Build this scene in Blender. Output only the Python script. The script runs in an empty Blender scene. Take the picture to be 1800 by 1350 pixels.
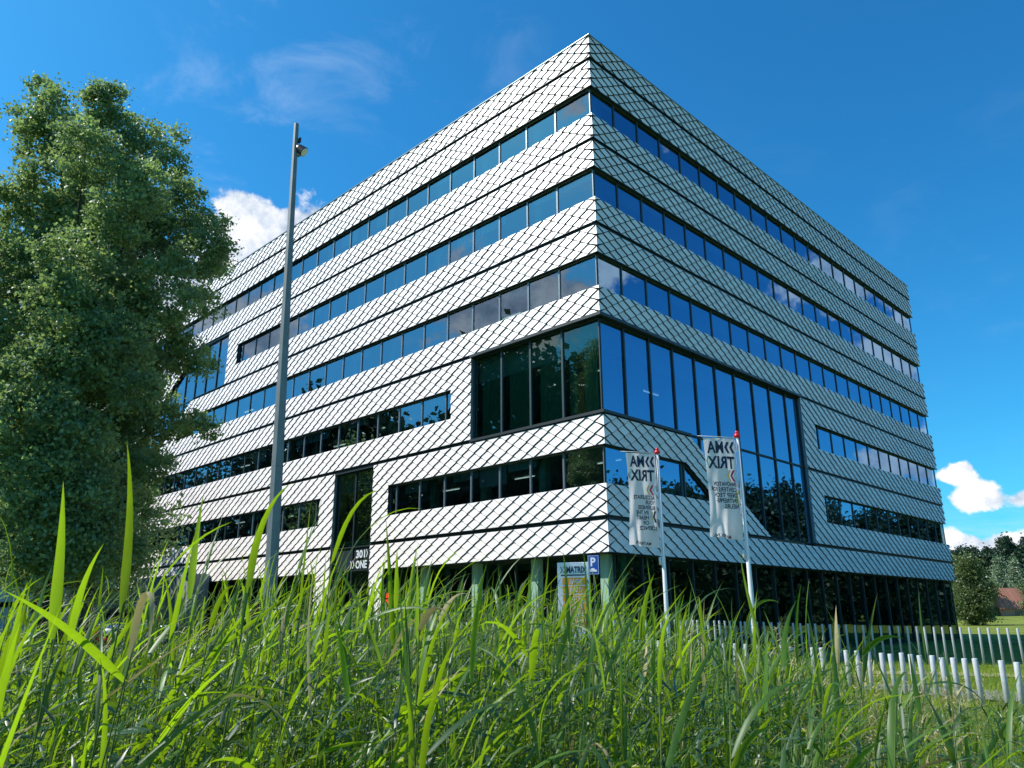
import bpy, bmesh, math, random
import numpy as np
from mathutils import Vector, Matrix
R_ = math.radians
random.seed(7)
rng = np.random.default_rng(11)
SC = bpy.context.scene
COL = SC.collection

# ------------------------------------------------------------------ camera
CAM = Vector((-21.86955, -16.99713, 1.6))
RT = Vector((0.7045879, -0.7095981, -0.0051307))
FW = Vector((0.6812024, 0.6743318, 0.2850264)).normalized()
UP = RT.cross(FW).normalized()
cd = bpy.data.cameras.new('camera')
cd.sensor_width = 36.0
cd.lens = 27.46
cd.clip_end = 3000
cd.clip_start = 0.05
cd.dof.use_dof = True
cd.dof.focus_distance = 25
cd.dof.aperture_fstop = 18.0
cam = bpy.data.objects.new('camera', cd)
COL.objects.link(cam)
m3 = Matrix((RT, UP, -FW)).transposed()
cam.matrix_world = Matrix.Translation(CAM) @ m3.to_4x4()
SC.camera = cam
FPX = 1373.13


def ray(px, py):
    return FW + RT * ((px - 900) / FPX) + UP * ((675 - py) / FPX)


def at(px, py, dist):
    r = ray(px, py)
    return CAM + r * (dist / math.hypot(r.x, r.y))


# ------------------------------------------------------------------ sun, sky
SUN_AZ = math.atan2(0.735, -0.678)
SUN_EL = R_(47)
S = Vector((math.cos(SUN_AZ) * math.cos(SUN_EL), math.sin(SUN_AZ) * math.cos(SUN_EL), math.sin(SUN_EL)))
sd = bpy.data.lights.new('sun', 'SUN')
sd.energy = 4.1
sd.angle = R_(0.5)
sd.color = (1.0, 0.95, 0.87)
sun = bpy.data.objects.new('sun', sd)
COL.objects.link(sun)
sun.rotation_euler = S.to_track_quat('Z', 'Y').to_euler()
SC.view_settings.view_transform = 'Standard'
SC.view_settings.look = 'None'
SC.view_settings.gamma = 1
SC.view_settings.exposure = 0.62

world = bpy.data.worlds.new('World')
SC.world = world
world.use_nodes = True
NT = world.node_tree
for n in list(NT.nodes):
    NT.nodes.remove(n)


class G:
    """small helper for writing node graphs"""
    def __init__(s, nt): s.nt = nt
    def n(s, t, **k):
        x = s.nt.nodes.new(t)
        for a, b in k.items(): setattr(x, a, b)
        return x
    def l(s, a, b): s.nt.links.new(a, b)
    def val(s, sock, v):
        if hasattr(v, 'is_output') or hasattr(v, 'links'): s.l(v, sock)
        else: sock.default_value = v
    def math(s, op, a, b=0.0, c=None, clamp=False):
        x = s.n('ShaderNodeMath', operation=op, use_clamp=clamp)
        s.val(x.inputs[0], a); s.val(x.inputs[1], b)
        if c is not None: s.val(x.inputs[2], c)
        return x.outputs[0]
    def vm(s, op, a, b=None):
        x = s.n('ShaderNodeVectorMath', operation=op)
        s.val(x.inputs[0], a)
        if b is not None: s.val(x.inputs[1], b)
        return x.outputs['Value'] if op in ('LENGTH', 'DOT_PRODUCT', 'DISTANCE') else x.outputs[0]
    def noise(s, vec, scale, detail=5, rough=0.55, dist=0.0):
        x = s.n('ShaderNodeTexNoise')
        s.val(x.inputs['Vector'], vec)
        x.inputs['Scale'].default_value = scale
        x.inputs['Detail'].default_value = detail
        x.inputs['Roughness'].default_value = rough
        x.inputs['Distortion'].default_value = dist
        return x.outputs['Fac']
    def mix(s, f, a, b, mode='MIX'):
        x = s.n('ShaderNodeMix', data_type='RGBA', blend_type=mode)
        s.val(x.inputs[0], f); s.val(x.inputs[6], a); s.val(x.inputs[7], b)
        return x.outputs[2]
    def ramp(s, f, stops):
        x = s.n('ShaderNodeValToRGB')
        e = x.color_ramp.elements
        while len(e) < len(stops): e.new(0.5)
        for i, (p, c) in enumerate(stops):
            e[i].position = p; e[i].color = c
        s.l(f, x.inputs[0])
        return x.outputs[0]
    def sstep(s, v, lo, hi):
        x = s.n('ShaderNodeMapRange', interpolation_type='SMOOTHSTEP')
        s.val(x.inputs[0], v); x.inputs[1].default_value = lo; x.inputs[2].default_value = hi
        return x.outputs[0]


g = G(NT)
sky = g.n('ShaderNodeTexSky', sky_type='NISHITA')
sky.sun_disc = False
sky.sun_elevation = SUN_EL
sky.sun_rotation = math.atan2(S.x, S.y)
sky.air_density = 1.0
sky.dust_density = 0.9
sky.ozone_density = 3.0
hs = g.n('ShaderNodeHueSaturation')
hs.inputs['Saturation'].default_value = 1.22
hs.inputs['Value'].default_value = 0.95
g.l(sky.outputs[0], hs.inputs['Color'])
skyc = g.mix(1.0, hs.outputs[0], (0.27, 0.95, 1.10, 1), "MULTIPLY")
tc = g.n('ShaderNodeTexCoord')
D = tc.outputs['Generated']
# cumulus clouds: centre direction, horizontal size, vertical squash
blobs = []
for px, py, r, k in ((432, 372, .030, 1), (470, 385, .030, 1), (512, 392, .030, 1.1), (552, 398, .040, 1.1), (500, 378, .022, 1.0), (425, 420, .022, 1),
                     (455, 450, .050, 1), (520, 460, .060, 1), (400, 500, .055, 1.1), (330, 540, .08, 1.2), (240, 600, .09, 1.3),
                     (280, 480, .045, 1.2), (372, 402, .020, 1.2), (220, 700, .1, 1.2), (130, 820, .12, 1.2), (40, 900, .12, 1.4),
                     (1690, 822, .018, 1.9), (1668, 836, .018, 1.8), (1712, 838, .016, 1.6), (1728, 858, .022, 1.5), (1700, 872, .024, 2.2), (1745, 870, .020, 1.8), (1800, 872, .020, 1.8),
                     (1690, 955, .03, 2.0), (1740, 968, .04, 2.2), (1800, 955, .04, 2.0)):
    blobs.append((ray(px, py).normalized(), r, k))
# clouds behind the camera, seen in the window glass
for az, el, r, k in ((150, 30, .10, 1.5), (163, 24, .13, 1.4), (172, 35, .10, 1.6), (128, 46, .10, 1.4), (140, 38, .07, 1.5), (118, 34, .08, 1.4),
                     (-36, 25, .05, 1.6), (-20, 22, .07, 1.5), (-16, 17, .07, 1.5), (-17, 9.5, .06, 1.6), (-29, 34, .045, 1.4), (-13, 24, .06, 1.4), (135, 22, .12, 1.6), (108, 24, .1, 1.6), (116, 20, .08, 1.6)):
    a, e = R_(az), R_(el)
    blobs.append((Vector((math.cos(a) * math.cos(e), math.sin(a) * math.cos(e), math.sin(e))), r, k))
warp = g.n('ShaderNodeTexNoise'); warp.inputs['Scale'].default_value = 9; warp.inputs['Detail'].default_value = 3
g.l(D, warp.inputs['Vector'])
wv = g.vm('SUBTRACT', warp.outputs['Color'], (0.5, 0.5, 0.5))
wsc = g.n('ShaderNodeVectorMath', operation='SCALE'); g.l(wv, wsc.inputs[0]); wsc.inputs[3].default_value = 0.05
DW = g.vm('ADD', D, wsc.outputs[0])
mask = None
for c, r, k in blobs:
    d = g.vm('SUBTRACT', DW, tuple(c))
    d = g.vm('MULTIPLY', d, (1 / r, 1 / r, k / r))
    v = g.math('SUBTRACT', 1.0, g.vm('LENGTH', d))
    mask = v if mask is None else g.n('ShaderNodeMath', operation='SMOOTH_MAX')
    if mask is not v:
        g.l(prev, mask.inputs[0]); g.l(v, mask.inputs[1]); mask.inputs[2].default_value = 0.35
        mask = mask.outputs[0]
    prev = mask
n1 = g.noise(D, 26, 8, 0.62)
n2 = g.noise(D, 9, 6, 0.55)
dens = g.math('ADD', mask, g.math('MULTIPLY', g.math('SUBTRACT', n1, 0.5), 2.1))
cov = g.sstep(dens, -0.04, 0.36)
lit = g.noise(g.vm('ADD', D, tuple(S * 0.03)), 22, 7, 0.6)
shade = g.math('ADD', g.math('MULTIPLY', g.math('SUBTRACT', n1, lit), 2.2), g.math('MULTIPLY', dens, -0.16))
cc = g.ramp(g.math('ADD', shade, 0.72, clamp=True), [(0.15, (0.36, 0.45, 0.58, 1)), (0.55, (0.66, 0.73, 0.82, 1)), (0.9, (0.97, 0.97, 0.98, 1))])
# thin wisps
wn = g.noise(g.vm('MULTIPLY', D, (1.0, 1.0, 2.2)), 6.5, 7, 0.62, 0.4)
wn2 = g.noise(D, 2.2, 3, 0.5)
wisp = g.math('MULTIPLY', g.sstep(wn, 0.50, 0.78), g.sstep(wn2, 0.36, 0.62))
leftd = g.sstep(g.vm('DOT_PRODUCT', D, tuple((-RT).normalized())), -0.22, 0.42)
wispf = g.math('MULTIPLY', wisp, g.math('ADD', g.math('MULTIPLY', leftd, 0.20), 0.02))
sep = g.n('ShaderNodeSeparateXYZ'); g.l(D, sep.inputs[0])
low = g.math('MULTIPLY', g.sstep(g.math('MULTIPLY', sep.outputs[2], -1.0), -0.13, 0.0), g.sstep(g.noise(g.vm('MULTIPLY', D, (1, 1, 6.0)), 7, 6, 0.6), 0.42, 0.66))
bg = g.n('ShaderNodeBackground')
bg.inputs["Strength"].default_value = 0.12
cstr = g.mix(1.0, cc, (6.2, 6.2, 6.3, 1), 'MULTIPLY')
lowc = (4.6, 5.4, 6.2, 1)
c1 = g.mix(g.math('MULTIPLY', low, 0.9), skyc, lowc)
c1 = g.mix(wispf, c1, (6.4, 6.9, 7.4, 1))
c2 = g.mix(cov, c1, cstr)
g.l(c2, bg.inputs['Color'])
wo = g.n('ShaderNodeOutputWorld')
g.l(bg.outputs[0], wo.inputs['Surface'])
SC.cycles.max_bounces = 8
SC.cycles.transparent_max_bounces = 16
SC.cycles.transmission_bounces = 4


# ------------------------------------------------------------------ materials
def mat(name, col, rough=0.6, metal=0.0, spec=0.5, noise=None, attr=None, bump=None, emit=None):
    """noise=(scale, amount, detail) mottles the base colour; attr=amount varies per face; bump=(scale,strength)"""
    m = bpy.data.materials.new(name)
    m.use_nodes = True
    q = G(m.node_tree)
    b = m.node_tree.nodes['Principled BSDF']
    c = (*col, 1)
    b.inputs['Roughness'].default_value = rough
    b.inputs['Metallic'].default_value = metal
    b.inputs['Specular IOR Level'].default_value = spec
    out = None
    if noise or attr:
        tcn = q.n('ShaderNodeTexCoord')
        f = None
        if noise:
            f = q.math('MULTIPLY', q.math('SUBTRACT', q.noise(tcn.outputs['Object'], noise[0], noise[2] if len(noise) > 2 else 5), 0.5), noise[1] * 2)
        if attr:
            a = q.n('ShaderNodeAttribute', attribute_name='rnd')
            fa = q.math('MULTIPLY', q.math('SUBTRACT', a.outputs['Fac'], 0.5), attr)
            f = fa if f is None else q.math('ADD', f, fa)
        f = q.math('ADD', f, 1.0)
        vs = q.n('ShaderNodeVectorMath', operation='SCALE')
        vs.inputs[0].default_value = col
        q.l(f, vs.inputs[3])
        q.l(vs.outputs[0], b.inputs['Base Color'])
    else:
        b.inputs['Base Color'].default_value = c
    if bump:
        tcn = q.n('ShaderNodeTexCoord')
        bn = q.n('ShaderNodeBump')
        bn.inputs['Strength'].default_value = bump[1]
        bn.inputs['Distance'].default_value = bump[2] if len(bump) > 2 else 0.02
        q.l(q.noise(tcn.outputs['Object'], bump[0], 6), bn.inputs['Height'])
        q.l(bn.outputs[0], b.inputs['Normal'])
    if emit:
        b.inputs['Emission Color'].default_value = (*emit[0], 1)
        b.inputs['Emission Strength'].default_value = emit[1]
    return m


def leaf_mat(name, c_dark, c_light, c_trans, tr=0.5, rough=0.45, spec=0.5):
    m = bpy.data.materials.new(name)
    m.use_nodes = True
    q = G(m.node_tree)
    nt = m.node_tree
    b = nt.nodes['Principled BSDF']
    a = q.n('ShaderNodeAttribute', attribute_name='rnd')
    # mottling and faint streaks on each leaf
    tcn = q.n('ShaderNodeTexCoord')
    mo = q.noise(q.vm('MULTIPLY', tcn.outputs['Object'], (1.0, 1.0, .25)), 55, 4, 0.7)
    fm = q.math('ADD', a.outputs['Fac'], q.math('MULTIPLY', q.math('SUBTRACT', mo, 0.5), 0.9), clamp=True)
    base = q.mix(fm, (*c_dark, 1), (*c_light, 1))
    q.l(base, b.inputs['Base Color'])
    b.inputs['Roughness'].default_value = rough
    b.inputs['Specular IOR Level'].default_value = spec
    t = q.n('ShaderNodeBsdfTranslucent')
    tcol = q.mix(fm, tuple(x * .55 for x in c_trans) + (1,), (*c_trans, 1))
    q.l(tcol, t.inputs['Color'])
    mx = q.n('ShaderNodeMixShader')
    mx.inputs[0].default_value = tr
    q.l(b.outputs[0], mx.inputs[1]); q.l(t.outputs[0], mx.inputs[2])
    q.l(mx.outputs[0], nt.nodes['Material Output'].inputs['Surface'])
    return m


def glass_mat(name, tint, refl, rtint=(0.86, 0.95, 1.0)):
    m = bpy.data.materials.new(name)
    m.use_nodes = True
    q = G(m.node_tree)
    nt = m.node_tree
    nt.nodes.remove(nt.nodes['Principled BSDF'])
    t = q.n('ShaderNodeBsdfTransparent'); t.inputs['Color'].default_value = (*tint, 1)
    gl = q.n('ShaderNodeBsdfGlossy'); gl.inputs['Roughness'].default_value = 0.0
    gl.inputs['Color'].default_value = (*rtint, 1)
    # gentle waviness of the panes
    tcn = q.n('ShaderNodeTexCoord')
    bn = q.n('ShaderNodeBump'); bn.inputs['Strength'].default_value = 0.05; bn.inputs['Distance'].default_value = 0.02
    q.l(q.noise(tcn.outputs['Object'], 0.9, 2), bn.inputs['Height'])
    q.l(bn.outputs[0], gl.inputs['Normal'])
    lw = q.n('ShaderNodeFresnel'); lw.inputs['IOR'].default_value = 1.5
    f = q.math('ADD', q.math('MULTIPLY', lw.outputs[0], 1.0 - refl), refl, clamp=True)
    mx = q.n('ShaderNodeMixShader')
    q.l(f, mx.inputs[0]); q.l(t.outputs[0], mx.inputs[1]); q.l(gl.outputs[0], mx.inputs[2])
    q.l(mx.outputs[0], nt.nodes['Material Output'].inputs['Surface'])
    return m


M = {
    'tile': mat('white_tile', (0.82, 0.765, 0.755), 0.42, attr=0.16, noise=(0.45, 0.06)),
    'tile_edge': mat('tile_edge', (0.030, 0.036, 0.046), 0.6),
    'dark': mat('dark_metal', (0.013, 0.024, 0.030), 0.45),
    'frame': mat('frame_metal', (0.045, 0.075, 0.085), 0.4, metal=0.3),
    'mull': mat('mullion_metal', (0.22, 0.26, 0.29), 0.35, metal=0.5),
    'glass': glass_mat('window_glass', (0.40, 0.62, 0.62), 0.20, (0.62, 0.80, 1.0)),
    'glassd': glass_mat('dark_glass', (0.24, 0.46, 0.42), 0.07, (0.72, 0.95, 0.95)),
    'glassb': glass_mat('blue_glass', (0.22, 0.42, 0.52), 0.36, (0.40, 0.66, 0.98)),
    'ceil': mat('ceiling_white', (0.62, 0.64, 0.62), 0.8),
    'core': mat('core_wall', (0.16, 0.19, 0.19), 0.8, noise=(0.25, 0.25)),
    'green': mat('sage_column', (0.30, 0.46, 0.36), 0.5),
    'curtain': mat('curtain_cloth', (0.22, 0.42, 0.32), 0.9),
    'blind': mat('blind_cloth', (0.45, 0.50, 0.50), 0.9),
    'roof': mat('roof_bitumen', (0.09, 0.09, 0.09), 0.9),
    'lamp': mat('lamp_tube', (0.8, 0.8, 0.8), 0.5, emit=((1, 0.98, 0.92), 0.7)),
    'white': mat('white_paint', (0.66, 0.66, 0.67), 0.35, noise=(3, 0.06)),
    'postw': mat('white_post_paint', (0.44, 0.45, 0.48), 0.45, noise=(9, 0.35, 8)),
    'tall': mat('grey_post_paint', (0.40, 0.43, 0.46), 0.45, noise=(7, 0.12)),
    'steel': mat('galvanised_steel', (0.19, 0.20, 0.21), 0.5, metal=0.25, noise=(2.2, 0.4, 8)),
    'red': mat('red_paint', (0.65, 0.012, 0.02), 0.3),
    'cloth': None,
    'navy': mat('navy_print', (0.012, 0.02, 0.07), 0.7),
    'magenta': mat('magenta_print', (0.75, 0.01, 0.16), 0.7),
    'yellow': mat('yellow_print', (0.85, 0.62, 0.12), 0.7),
    'aqua': mat('aqua_print', (0.30, 0.72, 0.70), 0.7),
    'orange': mat('orange_panel', (0.85, 0.30, 0.01), 0.5),
    'signw': mat('sign_white', (0.72, 0.76, 0.84), 0.4),
    'blue': mat('sign_blue', (0.01, 0.07, 0.36), 0.4),
    'concrete': mat('concrete', (0.24, 0.26, 0.29), 0.85, noise=(0.8, 0.2), bump=(6, 0.2)),
    'rubber': mat('rubber', (0.02, 0.02, 0.02), 0.8),
    'vanp': mat('van_paint', (0.30, 0.32, 0.33), 0.22, metal=0.4),
    'vang': mat('car_glass', (0.01, 0.02, 0.025), 0.05, spec=0.9),
    'chrome': mat('chrome', (0.7, 0.72, 0.74), 0.15, metal=1.0),
    'bikeblue': mat('blue_fairing', (0.02, 0.06, 0.30), 0.2),
    'silver': mat('silver_paint', (0.5, 0.54, 0.58), 0.25, metal=0.6),
    'brick': mat('brick_wall', (0.42, 0.22, 0.15), 0.9, noise=(2.0, 0.25)),
    'bark': mat('bark', (0.10, 0.085, 0.07), 0.95, noise=(5, 0.4), bump=(8, 0.8, 0.04)),
    'truckw': mat('pale_truck_paint', (0.62, 0.70, 0.78), 0.35),
    'black': mat('black_plastic', (0.015, 0.015, 0.017), 0.4),
    'screen': mat('lamp_glass', (0.85, 0.85, 0.82), 0.2),
}
M['cloth'] = leaf_mat('flag_cloth', (0.88, 0.87, 0.92), (0.88, 0.87, 0.92), (1.0, 0.97, 1.0), 0.55, 0.8, 0.2)
M['leafA'] = leaf_mat('tree_leaf', (0.085, 0.170, 0.105), (0.240, 0.350, 0.170), (0.42, 0.60, 0.16), 0.42, 0.48, 0.4)
M['leafD'] = leaf_mat('dark_leaf', (0.012, 0.034, 0.022), (0.032, 0.070, 0.040), (0.06, 0.12, 0.03), 0.30, 0.5)
M['leafO'] = leaf_mat('olive_leaf', (0.06, 0.10, 0.035), (0.16, 0.21, 0.08), (0.22, 0.28, 0.06), 0.35, 0.5)
M['leafP'] = leaf_mat('silver_leaf', (0.14, 0.20, 0.13), (0.26, 0.32, 0.20), (0.22, 0.3, 0.1), 0.3, 0.5)
M['reed'] = leaf_mat('reed_leaf', (0.020, 0.068, 0.022), (0.105, 0.200, 0.030), (0.42, 0.68, 0.012), 0.45, 0.42, 0.4)
M['stem'] = leaf_mat('reed_stem', (0.08, 0.14, 0.035), (0.18, 0.22, 0.06), (0.3, 0.4, 0.05), 0.2, 0.5)
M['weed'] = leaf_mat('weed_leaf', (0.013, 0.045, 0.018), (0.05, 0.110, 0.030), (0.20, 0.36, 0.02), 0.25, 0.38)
M['meadow'] = leaf_mat('meadow_blade', (0.06, 0.14, 0.02), (0.26, 0.35, 0.05), (0.56, 0.72, 0.04), 0.50, 0.6)
M['plume'] = leaf_mat('plume', (0.30, 0.25, 0.12), (0.50, 0.44, 0.22), (0.5, 0.42, 0.18), 0.3, 0.8)


# ------------------------------------------------------------------ object helpers
def tag(o, label=None, cat=None, group=None, kind=None):
    if label: o['label'] = label
    if cat: o['category'] = cat
    if group: o['group'] = group
    if kind: o['kind'] = kind
    return o


def empty(name, loc=(0, 0, 0), rz=0.0, label=None, cat=None, group=None):
    o = bpy.data.objects.new(name, None)
    o.empty_display_size = 0.3
    o.location = loc
    o.rotation_euler = (0, 0, rz)
    COL.objects.link(o)
    return tag(o, label, cat, group)


def copy_tree(o, parent=None):
    c = o.copy()
    COL.objects.link(c)
    if parent: c.parent = parent
    for ch in list(o.children):
        copy_tree(ch, c)
    return c


class MB:
    """collects shapes and links them as one mesh"""
    def __init__(s): s.v = []; s.f = []; s.mi = []; s.rnd = []
    def add(s, vs, fs, mi=0, r=0.5):
        b = len(s.v)
        s.v += [tuple(p) for p in vs]
        for f in fs:
            s.f.append([b + i for i in f]); s.mi.append(mi); s.rnd.append(r)
    def box(s, a, b, mi=0, r=0.5):
        x0, y0, z0 = (min(a[i], b[i]) for i in range(3)); x1, y1, z1 = (max(a[i], b[i]) for i in range(3))
        s.add([(x0, y0, z0), (x1, y0, z0), (x1, y1, z0), (x0, y1, z0), (x0, y0, z1), (x1, y0, z1), (x1, y1, z1), (x0, y1, z1)],
              [(0, 3, 2, 1), (4, 5, 6, 7), (0, 1, 5, 4), (1, 2, 6, 5), (2, 3, 7, 6), (3, 0, 4, 7)], mi, r)
    def obox(s, c, ax, ay, az, mi=0, r=0.5):
        """oriented box: centre and three half-axis vectors"""
        c, ax, ay, az = map(Vector, (c, ax, ay, az))
        vs = [c + ax * i + ay * j + az * k for k in (-1, 1) for j in (-1, 1) for i in (-1, 1)]
        s.add(vs, [(0, 2, 3, 1), (4, 5, 7, 6), (0, 1, 5, 4), (1, 3, 7, 5), (3, 2, 6, 7), (2, 0, 4, 6)], mi, r)
    def tube(s, pts, rad, n=8, mi=0, cap=True, r=0.5):
        pts = [Vector(p) for p in pts]
        if not hasattr(rad, '__len__'): rad = [rad] * len(pts)
        rings = []
        for i, p in enumerate(pts):
            d = (pts[min(i + 1, len(pts) - 1)] - pts[max(i - 1, 0)]).normalized()
            a = d.orthogonal().normalized() if i == 0 else (pa - d * pa.dot(d)).normalized()
            pa = a
            b = d.cross(a)
            rings.append([p + (a * math.cos(t) + b * math.sin(t)) * rad[i] for t in [2 * math.pi * k / n for k in range(n)]])
        vs = [q for rg in rings for q in rg]
        fs = []
        for i in range(len(pts) - 1):
            for k in range(n):
                fs.append((i * n + k, i * n + (k + 1) % n, (i + 1) * n + (k + 1) % n, (i + 1) * n + k))
        if cap:
            fs.append(tuple(range(n - 1, -1, -1))); fs.append(tuple((len(pts) - 1) * n + k for k in range(n)))
        s.add(vs, fs, mi, r)
    def ball(s, c, r, n=12, m=8, mi=0, sc=(1, 1, 1)):
        vs = []; fs = []
        for j in range(m + 1):
            th = math.pi * j / m
            for i in range(n):
                ph = 2 * math.pi * i / n
                vs.append((c[0] + r * sc[0] * math.sin(th) * math.cos(ph), c[1] + r * sc[1] * math.sin(th) * math.sin(ph), c[2] + r * sc[2] * math.cos(th)))
        for j in range(m):
            for i in range(n):
                fs.append((j * n + i, (j + 1) * n + i, (j + 1) * n + (i + 1) % n, j * n + (i + 1) % n))
        s.add(vs, fs, mi)
    def prism(s, poly, y0, y1, mi=0, f=lambda a, b, y: (a, y, b)):
        n = len(poly)
        vs = [f(a, b, y0) for a, b in poly] + [f(a, b, y1) for a, b in poly]
        fs = [tuple(range(n - 1, -1, -1)), tuple(range(n, 2 * n))] + [(i, (i + 1) % n, n + (i + 1) % n, n + i) for i in range(n)]
        s.add(vs, fs, mi)
    def build(s, name, mats, parent=None, smooth=False, bevel=0.0):
        me = bpy.data.meshes.new(name)
        me.from_pydata(s.v, [], s.f)
        if not isinstance(mats, (list, tuple)): mats = [mats]
        for x in mats: me.materials.append(x)
        me.polygons.foreach_set('material_index', s.mi)
        at_ = me.attributes.new('rnd', 'FLOAT', 'FACE')
        at_.data.foreach_set('value', s.rnd)
        if smooth: me.polygons.foreach_set('use_smooth', [True] * len(me.polygons))
        me.update()
        o = bpy.data.objects.new(name, me)
        COL.objects.link(o)
        if parent: o.parent = parent
        if bevel:
            bv = o.modifiers.new('bevel', 'BEVEL'); bv.width = bevel; bv.segments = 2; bv.limit_method = 'ANGLE'
        return o


def np_mesh(name, V, F, rnd, mats, parent=None, mi=None, smooth=False):
    """fast mesh from arrays; F is (n,4) quads; rnd per face"""
    me = bpy.data.meshes.new(name)
    n = len(F)
    me.vertices.add(len(V)); me.vertices.foreach_set('co', np.ascontiguousarray(V, dtype=np.float32).ravel())
    me.loops.add(n * 4); me.loops.foreach_set('vertex_index', np.ascontiguousarray(F, dtype=np.int32).ravel())
    me.polygons.add(n)
    me.polygons.foreach_set('loop_start', np.arange(0, n * 4, 4, dtype=np.int32))
    if not isinstance(mats, (list, tuple)): mats = [mats]
    for x in mats: me.materials.append(x)
    if mi is not None: me.polygons.foreach_set('material_index', np.asarray(mi, dtype=np.int32))
    if smooth: me.polygons.foreach_set('use_smooth', np.ones(n, dtype=bool))
    me.update(calc_edges=True)
    a = me.attributes.new('rnd', 'FLOAT', 'FACE')
    a.data.foreach_set('value', np.asarray(rnd, dtype=np.float32))
    o = bpy.data.objects.new(name, me)
    COL.objects.link(o)
    if parent: o.parent = parent
    return o


def text_mesh(s, size, width=None, depth=0.004, bold=0.0, align='LEFT'):
    """(verts, faces) of a line of lettering lying in the xy plane"""
    cu = bpy.data.curves.new('t', 'FONT')
    cu.body = s; cu.size = size; cu.extrude = depth; cu.offset = bold; cu.align_x = 'LEFT'; cu.resolution_u = 3
    o = bpy.data.objects.new('t', cu)
    COL.objects.link(o)
    bpy.context.view_layer.update()
    me = bpy.data.meshes.new_from_object(o)
    vs = [Vector(v.co) for v in me.vertices]
    fs = [tuple(p.vertices) for p in me.polygons]
    bpy.data.objects.remove(o); bpy.data.curves.remove(cu); bpy.data.meshes.remove(me)
    if not vs: return [], []
    x0 = min(v.x for v in vs); x1 = max(v.x for v in vs)
    k = 1.0 if width is None else width / (x1 - x0)
    off = {'LEFT': 0, 'CENTER': -(x1 - x0) * k / 2, 'RIGHT': -(x1 - x0) * k}[align]
    return [Vector(((v.x - x0) * k + off, v.y, v.z)) for v in vs], fs


def chevron(w, h, t, x0=0, y0=0, flip=1):
    """polygon of a '>' mark with slanted bar"""
    m = h / 2
    p = [(0, h), (t, h), (w, m), (t, 0), (0, 0), (w - t, m)]
    return [(x0 + flip * a, y0 + b) for a, b in p]


# ------------------------------------------------------------------ terrain
def sm(x): x = min(1, max(0, x)); return x * x * (3 - 2 * x)


def gz(x, y):
    d = math.hypot(x - CAM.x, y - CAM.y)
    z = 1.15 * sm((d - 90) / 110)
    z += 0.42 * sm((y - 12) / 14) * sm((2 - x) / 4) * sm((x + 60) / 30) * (1 - sm((d - 80) / 60))
    return z


def build_ground():
    xs = [-900, -500, -300, -200, -140, -100] + [i for i in range(-80, 81, 4)] + [100, 120, 140, 170, 200, 240, 300, 400, 600, 1000, 1600]
    ys = [-900, -500, -300, -200, -140, -100] + [i for i in range(-80, 101, 4)] + [120, 140, 170, 200, 240, 300, 400, 600, 1000, 1600]
    V = [(x, y, gz(x, y)) for y in ys for x in xs]
    n = len(xs)
    Fc = [(j * n + i, j * n + i + 1, (j + 1) * n + i + 1, (j + 1) * n + i) for j in range(len(ys) - 1) for i in range(n - 1)]
    m = bpy.data.materials.new('lawn'); m.use_nodes = True
    q = G(m.node_tree); b = m.node_tree.nodes['Principled BSDF']
    tcn = q.n('ShaderNodeTexCoord'); P = tcn.outputs['Object']
    f = q.math('ADD', q.math('MULTIPLY', q.noise(P, 0.25, 6), 0.5), q.math('MULTIPLY', q.noise(P, 6, 6, 0.7), 0.5))
    q.l(q.ramp(f, [(0.36, (0.07, 0.11, 0.02, 1)), (0.5, (0.17, 0.21, 0.035, 1)), (0.64, (0.26, 0.27, 0.07, 1))]), b.inputs['Base Color'])
    b.inputs['Roughness'].default_value = 0.95
    b.inputs['Specular IOR Level'].default_value = 0.1
    bn = q.n('ShaderNodeBump'); bn.inputs['Strength'].default_value = 0.8; bn.inputs['Distance'].default_value = 0.08
    q.l(q.noise(P, 9, 6, 0.7), bn.inputs['Height']); q.l(bn.outputs[0], b.inputs['Normal'])
    np_mesh('ground', np.array(V), np.array(Fc), np.full(len(Fc), .5), m, smooth=True)['kind'] = 'structure'


build_ground()


def strip(name, pts, widths, m, dz):
    """a ground-hugging strip along a polyline"""
    mb = MB(); vs = []
    P = []
    for i in range(len(pts) - 1):
        a, b = Vector(pts[i]), Vector(pts[i + 1]); k = max(1, int((b - a).length / 1.5))
        for j in range(k): P.append((a.lerp(b, j / k), widths[i] + (widths[i + 1] - widths[i]) * j / k))
    P.append((Vector(pts[-1]), widths[-1]))
    for i, (p, w) in enumerate(P):
        d = (P[min(i + 1, len(P) - 1)][0] - P[max(i - 1, 0)][0]).normalized()
        n = Vector((-d.y, d.x))
        for k in range(5):
            q = p + n * (w * (k / 4 - .5) * (1 + .06 * math.sin(i * 1.7 + k)))
            vs.append((q.x, q.y, gz(q.x, q.y) + dz))
    fs = [(i * 5 + k, i * 5 + k + 1, (i + 1) * 5 + k + 1, (i + 1) * 5 + k) for i in range(len(P) - 1) for k in range(4)]
    mb.add(vs, fs)
    o = mb.build(name, m, smooth=True); o['kind'] = 'structure'
    return o


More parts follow.
